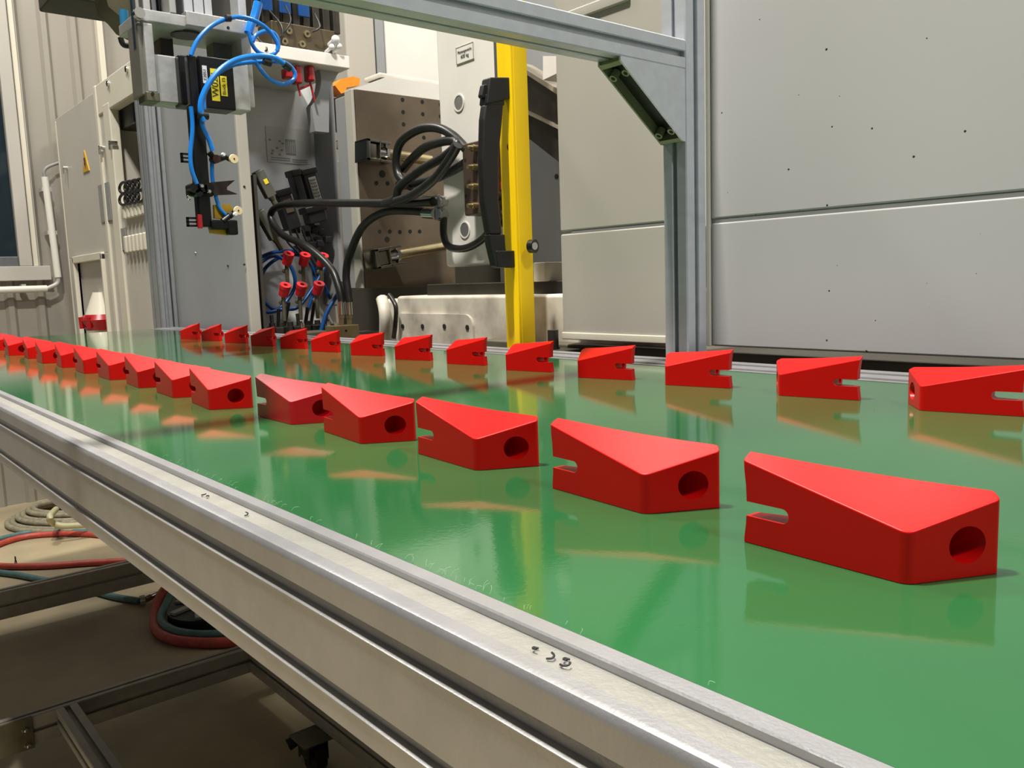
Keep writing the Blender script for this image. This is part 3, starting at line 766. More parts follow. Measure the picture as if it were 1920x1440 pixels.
# moving platen: white painted block looking to the belt
yv1 = atX(827, 300, XM).y; yv0 = 1.535
zv1 = 1.9; zv0 = atX(890, 498, XM).z
mp_ = bx('moving_platen', WHITEP, mc, XM, XM + .06, yv0 + .07, yv1, zv0, zv1, .008)
bx('moving_platen', CREAM, mc, XM + .012, XM + .04, yv0, yv0 + .07, zv0 + .1, zv1, .01)
for qx, qy, ww in ((861, 193, 17), (872, 431, 17)):
    c = atX(qx, qy, XM)
    b = bm_(); ring(b, (XM - .001, c.y, c.z), (1, 0, 0), .0215, .0178, .003, 32); obj('bore_rim', b, WHITEP, mc)
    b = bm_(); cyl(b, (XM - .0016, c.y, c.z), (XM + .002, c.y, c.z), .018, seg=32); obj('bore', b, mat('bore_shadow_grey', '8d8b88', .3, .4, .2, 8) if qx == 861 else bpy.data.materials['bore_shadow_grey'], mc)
# name plate with lettering
pl = rectX(855, 84, 888, 116, XM - .002, .0018)
npl = bx('name_plate', WHITEP, mc, *pl, 0)
for (u0, u1, v0, v1) in ((0, 1, 0, .03), (0, 1, .97, 1), (0, .03, 0, 1), (.97, 1, 0, 1)):
    bx('plate_border', LGREY, npl, XM - .0026, XM - .002, pl[2] + (pl[3] - pl[2]) * u0, pl[2] + (pl[3] - pl[2]) * u1, pl[4] + (pl[5] - pl[4]) * v0, pl[4] + (pl[5] - pl[4]) * v1, 0)
def txt(body, size, loc, rot, m, parent, nm='lettering'):
    w_ = Vector((0, 0, 0)); p = parent
    o = text(nm, body, size, loc, rot, m, parent, .0002); return o
yc_ = (pl[2] + pl[3]) / 2
txt('Plattengewicht', (pl[3] - pl[2]) * .135, (XM - .0028, yc_, pl[4] + (pl[5] - pl[4]) * .66), FACE_NX, INK, npl)
txt('600 kg', (pl[3] - pl[2]) * .17, (XM - .0028, yc_, pl[4] + (pl[5] - pl[4]) * .36), FACE_NX, INK, npl)
# manifold block with fittings on the moving platen
pm = rectX(868, 263, 925, 402, XM - .05, .05)
mf = bx('manifold_block', mat('brown_manifold', '5b4a40', .45, .5, .12, 14), mc, *pm, .004)
for qy in (278, 314, 350, 386):
    b = bm_(); c = atX(893, qy, XM - .05); cyl(b, c, c + Vector((-.014, 0, 0)), .0085, seg=16); cyl(b, c + Vector((-.014, 0, 0)), c + Vector((-.026, 0, 0)), .0062, .005, 16); obj('fitting', b, BRASS, mf)
for qx, qy in ((873, 368), (872, 300)):
    b = bm_(); c = atX(qx, qy, XM - .0505); cyl(b, c, c + Vector((.002, 0, 0)), .0045, seg=14); obj('port_hole', b, HOLEM, mf)
# orange cable carrier glimpsed between handle and yellow strip
b = bm_()
for k in range(8):
    c = atX(944 + (k % 2) * 4, 268 + k * 13, XM - .03); box(b, c.x, c.x + .03, c.y - .02, c.y + .012, c.z - .012, c.z + .008, .003)
obj('cable_carrier', b, ORED, mc)
b = bm_(); c = atX(936, 368, XM - .03); cyl(b, c, c + Vector((-.01, 0, 0)), .012); box(b, c.x, c.x + .04, c.y - .03, c.y + .02, c.z - .07, c.z - .02, .004); obj('carrier_end', b, DSTEEL, mc)
# toggle links and rear plate seen between yellow strip and guard door
XT = 1.60
def poly_xface(nm, pts, X, dep, m, par=mc):
    b = bm_(); q = [atX(*p, X) for p in pts]; prism(b, [(v.y, v.z) for v in q], 'X', X, X + dep); return obj(nm, b, m, par)
poly_xface('toggle_arm', [(960, 120), (1075, 195), (1075, 325), (960, 235)], XT - .1, .06, DSTEEL)
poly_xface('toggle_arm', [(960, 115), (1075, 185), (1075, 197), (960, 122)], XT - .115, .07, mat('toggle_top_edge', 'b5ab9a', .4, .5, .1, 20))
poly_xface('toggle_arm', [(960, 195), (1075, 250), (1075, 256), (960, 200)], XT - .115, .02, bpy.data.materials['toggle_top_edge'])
bx('rear_frame', COLM, mc, XT, XT + .08, 1.35, 1.95, .5, 2.1, .004)
poly_xface('end_block', [(1018, 105), (1060, 105), (1060, 130), (1018, 150)], XT - .16, .08, WHITEP)
bx('shoe', GRIME, mc, *rectX(1000, 492, 1022, 528, XB + .04, .08), .002)
b = bm_(); c = atX(1043, 331, XT - .001); cyl(b, c, c + Vector((.003, 0, 0)), .007, seg=16); obj('oil_hole', b, INK, mc)
# inner rear guards, light sheet with a darker edge
bx('rear_guard', WHITEP, mc, 2.35, 2.4, 1.0, 3.2, .9, 2.7, .01)
p = atY(700, 100, 3.02); q = atY(668, 100, 3.02); r_ = atY(722, 100, 3.02)
bx('inner_column', GREYD, mc, atY(650, 100, 3.0).x, atY(705, 100, 3.0).x, 3.0, 3.1, 1.1, 2.8, .01)
bx('inner_column', COLM, mc, atY(705, 100, 3.02).x, atY(722, 100, 3.02).x, 3.02, 3.1, 1.1, 2.8, .004)
bx('inner_column', WHITEP, mc, atY(722, 100, 3.04).x, 2.36, 3.04, 3.1, 1.1, 2.8, .004)

# fixed housing column left of the recess
XK = 1.12
yk0 = atX(443, 240, XK).y; yk1 = atX(346, 300, XK).y
hs = mc
kz = 2.5
bx('side_sheet', COLM, hs, XK, XK + .012, yk0 + .002, 3.32, .3, kz, .004)
bx('corner_strip', GREYD, hs, XK - .002, atY(463, 240, yk0).x, yk0 - .006, yk0 + .010, .3, kz, .004)  # lighter colour stands in for the brighter light on this face
for qx, qy in ((367, 474), (428, 498), (458, 496), (458, 350)):
    b = bm_(); c = atX(qx, qy, XK) if qx < 450 else atY(qx, qy, yk0 - .006); dd = Vector((-.004, 0, 0)) if qx < 450 else Vector((0, -.003, 0)); cyl(b, c, c + dd, .004, .003, 12); obj('screw', b, CHROME if qx == 367 else INK, hs)
YR = 2.95
pf_ = atY(600, 300, YR - .04).x
bx('dark_backdrop', SHADE, hs, 1.40, 2.0, 2.55, 2.57, .8, 1.10, .001)  # dark panel added to stand for the shaded void below the platen
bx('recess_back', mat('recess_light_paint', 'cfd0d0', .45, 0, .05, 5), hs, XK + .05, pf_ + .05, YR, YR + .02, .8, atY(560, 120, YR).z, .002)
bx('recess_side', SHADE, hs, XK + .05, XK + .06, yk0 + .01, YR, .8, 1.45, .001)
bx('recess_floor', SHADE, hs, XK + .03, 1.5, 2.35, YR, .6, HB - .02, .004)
# seams of the recess back
for qy in (358, 451):
    p = atY(612, qy, YR - .001); bx('seam', INK, hs, atY(585, qy, YR).x, atY(638, qy, YR).x, YR - .0015, YR, p.z - .0012, p.z + .0012, 0)
pf = atY(600, 300, YR - .04).x
bx('inner_flange', COLM, hs, pf, pf + .02, YR - .14, YR, HB + .06, atY(620, 140, YR).z, .008)
bx('inner_flange', GREYD, hs, atY(640, 300, YR - .12).x - .03, atY(640, 300, YR - .12).x + .02, YR - .10, YR, HB + .08, atY(640, 300, YR).z - .02, .004)
# engraved data sheet on the recess back
ds = rectY(500, 240, 583, 306, YR - .002, .002)
pn = bx('data_sheet', mat('data_sheet_grey', 'c2c3c0', .5, 0, .03, 30), hs, *ds, 0)
sw_, sh_ = ds[1] - ds[0], ds[5] - ds[4]
def mark(u0, u1, v0, v1):
    bx('print_mark', LGREY, pn, ds[0] + sw_ * u0, ds[0] + sw_ * u1, YR - .0026, YR - .002, ds[4] + sh_ * v0, ds[4] + sh_ * v1, 0)
for k in range(6): mark(.42 + k * .04, .44 + k * .04, .3, .62)
mark(.42, .64, .62, .68); mark(.42, .64, .24, .29)
for u, v in ((.05, .6), (.27, .58), (.33, .52), (.1, .3), (.2, .38), (.08, .22), (.25, .2), (.3, .33)): mark(u, u + .05, v, v + .05)
for v in (.06, .12): mark(.08, .5, v, v + .025); mark(.55, .9, v - .02, v + .005)
# shelf with valve block above the recess
YSH = 2.55
sx0, sx1 = atY(452, 90, YSH).x, atY(656, 115, YSH).x
zs1, zs0 = atY(655, 105, YSH).z, atY(655, 129, YSH).z
bx('shelf', WHITEP, hs, sx0, sx1, YSH, YR, zs0, zs1, .004)
b = bm_(); c = atY(640, 140, YSH + .05); prism(b, [(sx1 - .01, zs0), (sx1 - .08, zs0)] + [(sx1 - .08 - .0 + .02 * k / 4 - .03 * (k / 4) ** 2, zs0 - .02 * k) for k in range(1, 7)] + [(sx1 - .11, zs0 - .2), (sx1 - .06, zs0 - .2), (sx1 - .05, zs0 - .06)], 'Y', YSH + .06, YSH + .10); obj('shelf_gusset', b, COLM, hs)
vb = rectY(510, 48, 628, 98, YSH + .03, .1)
vb = (vb[0], vb[1], vb[2], vb[3], zs1, vb[5])
vo = bx('valve_block', mat('olive_steel', '5e5443', .4, .6, .12, 10), hs, *vb, .003)
for qx, qy in ((541, 58), (575, 64), (533, 78), (566, 83)):
    c = atY(qx, qy, YSH + .028); b = bm_(); cyl(b, c + Vector((0, .005, 0)), c + Vector((0, -.006, 0)), .011, seg=20); obj('socket_screw', b, BRASS, vo)
    b = bm_(); cyl(b, c + Vector((0, -.006, 0)), c + Vector((0, -.0066, 0)), .0045, seg=6); obj('screw_recess', b, HOLEM, vo)
b = bm_()
for qx, qy, r in ((629, 74, .014), (622, 88, .010), (636, 87, .010)):
    c = atY(qx, qy, YSH - .01); t_ = bmesh.new(); bmesh.ops.create_icosphere(t_, subdivisions=2, radius=r); merge(b, t_, Matrix.Translation(c))
    cyl(b, c, c + Vector((0, .05, -.01)), r * .6)
obj('white_knob', b, PAPER, hs)
# bundle of valves above
b = bm_()
for k in range(9):
    c = atY(480 + k * 19, 22 + k * 3, YSH + .1); box(b, c.x - .014, c.x + .012, c.y, c.y + .06, c.z - .03, c.z + .08, .003)
obj('valve_coil', b, DSTEEL, hs)
b = bm_()
for k in range(3):
    c = atY(500 + k * 35, 20 + k * 6, YSH + .08); box(b, c.x - .02, c.x + .02, c.y - .004, c.y + .004, c.z, c.z + .08, .003)
obj('valve_plug', b, BLUED, hs)
b = bm_()
for a0_, a1_, a2_ in (((505, 20), (530, 55), (520, 100)), ((535, 10), (545, 40), (525, 70)), ((590, 25), (600, 50), (585, 60)), ((470, 60), (500, 90), (490, 98))):
    b = bm_(); tube(b, [atY(*a0_, YSH + .05), atY(*a1_, YSH - .0), atY(*a2_, YSH + .01)], .003, 8, 6); obj('wiring', b, RUBBER, hs)
# red clamp hanging under the shelf
b = bm_()
c = atY(556, 143, YSH + .04); box(b, c.x - .045, c.x - .004, c.y - .02, c.y + .02, c.z - .012, c.z + .02, .006); box(b, c.x - .01, c.x + .012, c.y - .02, c.y + .02, c.z - .025, c.z + .03, .005)
c = atY(580, 142, YSH + .04); box(b, c.x - .012, c.x + .012, c.y - .02, c.y + .02, c.z - .02, c.z + .03, .007)
for (p0, p1) in (((558, 155), (563, 180)), ((582, 155), (590, 190)), ((560, 168), (584, 158))): cyl(b, atY(*p0, YSH + .04), atY(*p1, YSH + .04), .004, .003, 10)
tag(obj('red_clamp', b, DRED), 'dark red two-pronged clamp hanging under the white shelf', 'clamp')
# orange hood beside the platen
b = bm_(); prism(b, [(v.x, v.z) for v in [atY(*p, 2.9) for p in ((628, 160), (640, 148), (662, 143), (675, 147), (674, 160), (650, 164), (647, 178), (640, 176))]], 'Y', 2.90, 2.96); obj('orange_hood', b, ORANGE, mc)
b = bm_(); c = atY(645, 200, 2.9); box(b, c.x - .006, c.x + .006, 2.88, 2.95, c.z - .03, c.z + .04, .003); obj('orange_rod', b, ORANGE, mc)
b = bm_(); c = atY(636, 215, 2.93); box(b, c.x - .02, c.x + .012, 2.93, 2.97, c.z - .06, c.z + .06, .003); c = atY(632, 272, 2.92); cyl(b, c, c + Vector((0, -.01, 0)), .016); obj('drive_part', b, BLACK, mc)
b = bm_(); c = atY(633, 273, 2.88); cyl(b, c, c + Vector((0, -.02, .01)), .011, .008); obj('grease_cap', b, SUCK, mc)

# ------------------------------------------------------------------ contents of the recess
def dyn(pts, Y): return [atY(p[0], p[1], Y if len(p) < 3 else p[2]) for p in pts]
b = bm_(); P = [atX(*p, 1.27) for p in [(655, 566), (652, 545), (649, 515), (655, 480), (680, 425), (720, 398), (770, 395), (812, 399)]]; tube(b, P, .0115, 14, 8)
hoseB = mesh_thing('hydraulic_hose', b, RUBBER, 'thick black hose arching from the manifold to the lower fitting of the white platen', 'hose', 'thick black hydraulic hoses')
b = bm_(); P = [atX(*p, 1.25) for p in [(640, 566), (634, 535), (618, 500), (575, 462), (530, 440), (508, 408), (520, 388), (570, 381), (640, 381), (720, 381), (765, 380), (812, 378)]]; tube(b, P, .0115, 14, 8)
mesh_thing('hydraulic_hose', b, RUBBER, 'thick black hose looping round the recess and running level across the platen', 'hose', 'thick black hydraulic hoses')
b = bm_(); P = [atX(*p, 1.28) for p in [(770, 350), (748, 330), (743, 300), (752, 266), (785, 243), (820, 240), (850, 255), (876, 282)]]; tube(b, P, .0115, 14, 8)
mesh_thing('hydraulic_hose', b, RUBBER, 'thick black hose arching high over the platen to the brown manifold', 'hose', 'thick black hydraulic hoses')
b = bm_(); P = [atX(*p, x_) for p, x_ in zip([(720, 381), (742, 372), (750, 350), (790, 318), (835, 292), (857, 270), (840, 264), (800, 275), (775, 295), (756, 318)], (1.25, 1.235, 1.235, 1.245, 1.26, 1.27, 1.28, 1.29, 1.30, 1.30))]; tube(b, P, .0115, 14, 8); P = [atX(*p, 1.225) for p in [(742, 378), (775, 365), (815, 335), (845, 295), (858, 272)]]; tube(b, P, .0115, 14, 8)
mesh_thing('hydraulic_hose', b, RUBBER, 'thick black hose forming the slanting narrow loop before the platen', 'hose', 'thick black hydraulic hoses')
b = bm_(); P = [atX(*p, 1.285) for p in [(872, 306), (845, 322), (815, 335), (785, 342), (756, 348)]]; tube(b, P, .0115, 14, 8)
mesh_thing('hydraulic_hose', b, RUBBER, 'short black hose dropping behind the loops from the brown manifold', 'hose', 'thick black hydraulic hoses')
b = bm_(); P = [atX(*p, XM - .03) for p in ((832, 408), (832, 440), (842, 462), (870, 466), (900, 452), (925, 425), (945, 400))]; tube(b, P, .0095, 12, 8)
mesh_thing('hydraulic_hose', b, RUBBER, 'black hose hanging in a shallow bow across the bottom of the white platen', 'hose', 'thick black hydraulic hoses')
for qy, lb in ((378, 'upper chrome hose coupling at the left edge of the white platen'), (401, 'lower chrome hose coupling at the left edge of the white platen')):
    b = bm_(); c = atX(816, qy, 1.26); c2 = atX(832, qy, 1.30); cyl(b, c, c2, .015, seg=18); cyl(b, c + (c2 - c) * .3, c + (c2 - c) * .6, .0175, seg=6); d_ = atX(796, qy - 1, 1.26)
    cyl(b, d_, c, .0135, seg=14)
    mesh_thing('hose_coupling', b, CHROME, lb, 'coupling', 'chrome couplings at the platen')
# brass block with two upright couplings
Yb = 2.25
bb_ = rectY(628, 610, 674, 634, Yb, .06)
blk = thing('fitting_block', 'brass coloured block with two upright chrome hose couplings behind the far rail', 'fitting', ((bb_[0] + bb_[1]) / 2, Yb, bb_[4]))
bx('block', ZINC if False else mat('bronze_block', '8a7a58', .4, .6, .1, 20), blk, bb_[0], bb_[1], Yb, Yb + .06, HB - .03, bb_[5], .002)
b = bm_(); c = atY(649, 620, Yb - .0008); cyl(b, c + Vector((0, .002, 0)), c, .004, seg=12); obj('port_hole', b, HOLEM, blk)
for qx in (640, 655):
    c = atY(qx, 612, Yb + .03); c1 = atY(qx, 590, Yb + .03); c2 = atY(qx - 2, 562, Yb + .03)
    b = bm_(); cyl(b, c, c1, .0085, seg=6); cyl(b, c1, c1 + (c - c1) * .3, .0105, seg=6); obj('union_nut', b, BRASS, blk)
    b = bm_(); cyl(b, c1, c2, .0105, .0115, 20); obj('ferrule', b, CHROME, blk)
bxl = rectY(575, 622, 628, 636, Yb + .05, .1)
bx('long_base', ZINC, blk, bxl[0], bxl[1], Yb + .05, Yb + .15, HB - .03, bxl[5], .002)
for qx, qy in ((568, 607), (617, 604), (630, 604)):
    b = bm_(); c = atY(qx, qy + 8, Yb + .07); cyl(b, c, c + Vector((0, 0, .015)), .005, seg=6); obj('stud', b, CHROME, blk)
# red capped valves
rc_ = [((541, 478), 'upper left'), ((572, 480), 'upper middle'), ((606, 481), 'upper right'), ((535, 537), 'lower left'), ((566, 536), 'lower middle'), ((598, 534), 'lower right')]
for (qx, qy), wh in rc_:
    Yv = 2.68 if qy < 500 else 2.62
    c = atY(qx, qy, Yv)
    g = thing('valve_knob', 'red capped valve in the recess, %s of the six' % wh, 'valve', c, 'red capped valves in the machine recess')
    b = bm_(); ax = Vector((0.0, -.55, .83)); ring(b, c, ax, .0182, .0072, .013, 24); cyl(b, c - ax * .005, c - ax * .034, .0172, .0160, 20); obj('cap', b, REDC, g)
    b = bm_(); cyl(b, c - ax * .034, c - ax * .034 + Vector((0, .004, -.085)), .007, .006, 12); cyl(b, c - ax * .06, c - ax * .068, .010, seg=6); obj('stem', b, ZINC, g)
    b = bm_(); cyl(b, c - ax * .001, c - ax * .006, .0062, seg=12); obj('cap_hole', b, HOLEM, g)
# dark blue hoses tangled behind the valves
for k, (pts, Yh) in enumerate(((((462, 500), (490, 482), (520, 472), (560, 474), (585, 500), (590, 540), (575, 590), (570, 640)), 2.84), (((462, 520), (486, 495), (515, 480), (545, 500), (552, 540), (520, 580), (490, 560), (465, 530)), 2.82), (((465, 570), (500, 585), (530, 580), (560, 575), (590, 535), (610, 500)), 2.80), (((475, 590), (484, 540), (500, 500), (540, 478), (580, 490), (620, 560)), 2.86), (((598, 636), (606, 606), (616, 580), (634, 550)), 2.40))):
    b = bm_(); tube(b, dyn(pts, Yh), .0065, 10, 6)
    mesh_thing('air_hose', b, BLUED, ('dark blue air hose arching over the upper left red valve', 'dark blue air hose looped round the lower left red valve', 'dark blue air hose low between the lower red valves', 'dark blue air hose crossing left of the upper left red valve', 'short dark blue air hose slanting down left of the chrome couplings')[k], 'hose', 'dark blue hoses behind the red capped valves')
# metal pipes slanting out of the recess floor
b = bm_()
for k in range(7):
    c = atY(505 + 17 * k, 600, 2.74); cyl(b, (c.x, 2.72 + .03 * (k % 3), HB - .02), (c.x - .006 * (k % 2), 2.72, HB + .045 + .02 * (k % 3)), .006, seg=10); cyl(b, (c.x, 2.72, HB), (c.x, 2.72, HB + .018), .010, seg=6)
    box(b, c.x - .014, c.x + .014, 2.66, 2.78, HB - .018, HB + .004, .002)
tag(obj('pipe_cluster', b, DSTEEL), 'cluster of short steel pipe stubs under the red capped valves', 'pipes', kind='stuff')
# two grey flat cable plugs and the black connector stacks
def plug(label, p0, p1, wd, m, tip=True, spot=False, grp=None, Yk=2.75):
    a, c = atY(*p0, Yk), atY(*p1, Yk); d = (c - a); L = d.length; ang = math.atan2(-d.z, d.x)
    g = thing('cable_plug', label, 'plug', a, grp)
    mx = Matrix.Translation(a) @ Matrix.Rotation(ang, 4, 'Y')
    def pt(nm, b, mm): bmesh.ops.transform(b, matrix=mx, verts=b.verts); o = obj(nm, b, mm); o.parent = g; o.location = -a; return o
    b = bm_(); box(b, 0, L * .72, -.012, .02, -wd / 2, wd / 2, .004); pt('shell', b, m)
    b = bm_(); cyl(b, (L * .7, 0, 0), (L * .8, 0, 0), wd * .4, wd * .3, 16); cyl(b, (L * .8, 0, 0), (L, 0, 0), wd * .27, seg=16); pt('gland', b, ZINC)
    if spot: b = bm_(); box(b, L * .25, L * .38, -.014, -.012, -wd * .12, wd * .28, .0005); pt('spot', b, LYEL)
PG = mat('grey_plug_shell', '6b6a62', .45, .4, .08, 20)
plug('long grey flat cable plug with a yellow spot slanting in the recess', (483, 320), (519, 388), .036, PG, spot=True)
plug('grey flat cable plug slanting lower in the recess, without a spot', (486, 395), (528, 468), .034, PG)
BK = mat('black_connector', '1c1e20', .4, .1, .2, 20)
for (p0, p1, wd, lb) in (((548, 325), (566, 388), .03, 'black industrial connector standing left of the ribbed one'), ((572, 322), (590, 382), .052, 'black industrial connector with a grey ribbed face at the recess back'), ((525, 362), (548, 430), .05, 'low dark connector beside the grey plugs'), ((585, 392), (592, 418), .07, 'broad black connector below the level hose')):
    a, c = atY(*p0, 2.82), atY(*p1, 2.82); d = c - a; L = d.length; ang = math.atan2(-d.z, d.x)
    g = thing('connector', lb, 'connector', a)
    mx = Matrix.Translation(a) @ Matrix.Rotation(ang, 4, 'Y')
    def pt(nm, b, mm): bmesh.ops.transform(b, matrix=mx, verts=b.verts); o = obj(nm, b, mm); o.parent = g; o.location = -a; return o
    b = bm_(); box(b, 0, L, -.03, .02, -wd / 2, wd / 2, .004); pt('body', b, BK)
    b = bm_(); box(b, -.010, .012, -.036, .024, -wd * .62, wd * .62, .004); pt('latch', b, BLACK)
    if 'ribbed' in lb and 'left' not in lb:
        o = None
        b = bm_(); box(b, L * .2, L * .98, -.033, -.03, -wd * .25, wd * .32, .001); o = pt('rib_plate', b, LGREY)
        b = bm_()
        for k in range(7): box(b, L * (.25 + .1 * k), L * (.30 + .1 * k), -.0355, -.033, -wd * .18, wd * .25, .0005)
        pt('rib', b, PG)
    if 'low dark' in lb: b = bm_(); box(b, L * .2, L * .55, -.034, -.03, -wd * .3, wd * .3, .001); pt('terminal_face', b, STEEL)
b = bm_()
for k in range(16):
    c = atY(550 + 50 * random.random() + k * 1.5, 425 + 50 * random.random(), 2.80 + .04 * random.random()); box(b, c.x - .012, c.x + .012, c.y, c.y + .03, c.z - .010, c.z + .012, .002)
tag(obj('valve_debris', b, BK), 'jumble of small black connectors and valves in the dark recess', 'connectors', kind='stuff')
b = bm_()
for k in range(5): tube(b, dyn([(530 + k * 12, 430), (540 + k * 12, 455), (560 + k * 9, 475), (575 + k * 9, 500)], 2.78 + .01 * k), .004, 8, 5)
tag(obj('cable_bundle', b, RUBBER), 'bundle of thin black cables hanging below the connectors', 'cables', kind='stuff')

# ================================================================== linear robot with gripper, hanging over the belt
YB = 1.72
rb = thing('linear_robot', 'aluminium linear robot head hanging over the belt at the upper left', 'robot', atY(370, 100, YB))
def RY(nm, r, m, dep=.03, dy=0., bev=.002, par=None):
    q = list(rectY(r[0], r[1], r[2], r[3], YB + dy, dep))
    if r[1] == -60: q[5] += .45      # uprights run on above the picture
    return bx(nm, m, par or rb, *q, bev)
pl = RY('horizontal_plate', (264, 22, 350, 44), ALU_CAST, .14)
RY('horizontal_plate', (350, 30, 468, 56), ALU_CAST, .15, -.01)
RY('side_bar', (262, 44, 281, 178), mat('robot_grey', '77746c', .45, .5, .1, 20), .06)
RY('side_bar', (273, 44, 291, 172), ALU_CAST, .03, -.01)
RY('side_bar', (250, -60, 262, 92), CHROME, .02, .01, .003)
RY('side_bar', (455, 60, 474, 200), ALU_CAST, .05, .02)
RY('bar_foot', (275, 172, 300, 190), ZINC, .05, -.01)
b = bm_(); c = atY(286, 176, YB - .011); cyl(b, c, c + Vector((0, -.002, 0)), .003, seg=12); obj('screw_hole', b, HOLEM, rb)
b = bm_(); c = atY(258, 27, YB - .0); cyl(b, c, c + Vector((0, -.014, 0)), .010, seg=16); obj('round_nut', b, CHROME, rb)
RY('upper_plate', (315, -60, 328, 24), ALU_CAST, .05)
for x0, x1, m in ((266, 280, ALU_CAST), (282, 291, ALU_DARK), (343, 360, ALU), (362, 380, ALU), (382, 396, ALU), (445, 460, ALU)):
    RY('upright', (x0, -60, x1, 32 if x0 > 300 else 22), m, .05, .02)
RY('motor', (292, -60, 326, 24), BLACK, .06, .05, .006)
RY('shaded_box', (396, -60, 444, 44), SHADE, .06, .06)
RY('carriage', (290, 104, 342, 193), ALU_CAST, .05, .0, .003)
RY('carriage', (420, 118, 468, 206), ALU_CAST, .05, .0, .003)
RY('carriage', (325, 185, 430, 200), ZINC, .05, .02, .003)
RY('back_bar', (400, 60, 455, 118), mat('robot_back_grey', '66645c', .5, .4, .1, 20), .04, .08)
RY('back_bar', (300, 60, 325, 104), SHADE, .04, .10)
b = bm_(); c = atY(349, 62, YB + .05); cyl(b, c, c + Vector((0, 0, -.006)), .03, seg=24); obj('bearing', b, DSTEEL, rb)
b = bm_(); c = atY(428, 52, YB - .011); cyl(b, c, c + Vector((0, .003, 0)), .003, seg=12); obj('screw_hole', b, HOLEM, rb)
# black block with its stickers
kb = RY('gripper_block', (376, 108, 440, 204), BLACKM, .05, -.045, .003)
RY('gripper_block', (338, 105, 378, 198), BLACKM, .04, -.02, .003)
yf = YB - .0458
def sticker(nm, r, m, body=None, size=.01):
    o = bx(nm, m, kb, *rectY(*r, yf, .0006), 0)
    if body:
        q = rectY(*r, yf, 0)
        text('lettering', body, size, ((q[0] + q[1]) / 2, yf - .0003, (q[4] + q[5]) / 2), FACE_NY @ Matrix.Rotation(PI / 2, 4, 'Z'), INK, o, .0001)
sticker('sticker', (380, 123, 388.5, 156), PAPER, 'E2051', .0085)
sticker('sticker', (396, 129, 411, 189), LYEL, 'W024', .0185)
sticker('sticker', (414, 143, 426, 180), LYEL, 'Block 15', .0095)
# vertical gripper arm
ar = RY('gripper_arm', (361, 195, 388, 345), BLACKM, .02, -.06, .003)
RY('gripper_arm', (371, 345, 396, 425), BLACKM, .02, -.06, .003)
RY('gripper_arm', (356, 103, 372, 215), BLACKM, .02, -.066, .003)
for r in ((340, 287, 368, 305), (351, 407, 378, 425)):
    q = rectY(*r, YB - .05, .006); b = bm_(); hh = (q[5] - q[4])
    for f0, f1 in ((0, .2), (.42, .58), (.8, 1)): box(b, q[0], q[1], q[2], q[3], q[4] + hh * f0, q[4] + hh * f1, .0004)
    box(b, q[0], q[0] + .004, q[2], q[3], q[4], q[5], .0004); obj('slotted_bracket', b, BLACKM, rb)
RY('red_tab', (372, 402, 380, 428), DRED, .008, -.068, .001)
b = bm_()
for qx, qy, r in ((365, 352, .010), (378, 352, .009), (391, 353, .010), (372, 362, .007)): c = atY(qx, qy, YB - .07); cyl(b, c + Vector((0, .02, 0)), c + Vector((0, -.006, 0)), r, seg=18)
box(b, *rectY(354, 346, 400, 368, YB - .062, .02), .003); obj('clamp_joint', b, BLACKM, rb)
b = bm_()
for qx, qy in ((392, 359), (378, 349), (354, 371)): c = atY(qx, qy, YB - .08); cyl(b, c, c + Vector((0, -.004, 0)), .0045, .003, 12)
obj('joint_screw', b, CHROME, rb)
b = bm_(); J = [atY(*p, YB - .06) for p in ((396, 342), (440, 338), (425, 351), (425, 356), (445, 364), (400, 366))]; prism(b, [(v.x, v.z) for v in J], 'Y', YB - .062, YB - .05); obj('fork_jaw', b, mat('dark_brown_jaw', '2a1f1c', .4, .2, .1, 20), rb)
def cup(px, py, stem, r):
    c = atY(px, py, YB - .075)
    b = bm_(); cyl(b, c + Vector((0, .012, 0)), c, r * .6, r, 24); cyl(b, c, c + Vector((0, -.003, 0)), r, r * .92, 24); o = obj('suction_cup', b, SUCK, rb)
    b = bm_(); cyl(b, c + Vector((0, -.003, 0)), c + Vector((0, -.0036, 0)), r * .18, seg=12); obj('cup_hole', b, INK, o)
    b = bm_(); P = [atY(*p, YB - .06) for p in stem]
    for i in range(len(P) - 1): cyl(b, P[i], P[i + 1], .0065, .005, 12)
    cyl(b, P[-1], c + Vector((0, .01, 0)), .006, .006, 12); obj('cup_stem', b, BLACKM, rb)
cup(438, 298, [(392, 285), (404, 300), (424, 294)], .0092)
cup(446, 395, [(418, 415), (430, 405), (438, 400)], .0088)
b = bm_(); c = atY(418, 290, YB - .07); cyl(b, c, c + Vector((0, -.006, 0)), .004, .003, 12); c = atY(441, 402, YB - .085); cyl(b, c, c + Vector((0, -.004, 0)), .005, .003, 12); obj('elbow_nut', b, PAPER, rb)
b = bm_(); c = atY(403, 299, YB - .06); cyl(b, c + Vector((0, .01, 0)), c + Vector((0, -.01, 0)), .008, seg=16); obj('elbow', b, mat('maroon_elbow', '3a1216', .4, 0, .1, 20), rb)
b = bm_(); J = [atY(*p, YB - .05) for p in ((402, 384), (432, 383), (436, 392), (424, 411), (403, 409))]; prism(b, [(v.x, v.z) for v in J], 'Y', YB - .05, YB - .04); obj('ochre_bracket', b, YELLOWD, rb)
b = bm_(); J = [atY(*p, YB - .05) for p in ((393, 424), (433, 427), (437, 434), (430, 441), (396, 437))]; prism(b, [(v.x, v.z) for v in J], 'Y', YB - .052, YB - .04); obj('ochre_bracket', b, YELLOWD, rb)
RY('lower_block', (396, 412, 432, 430), BLACKM, .02, -.064, .003)
RY('lower_block', (428, 412, 447, 440), BLACKM, .02, -.066, .003)
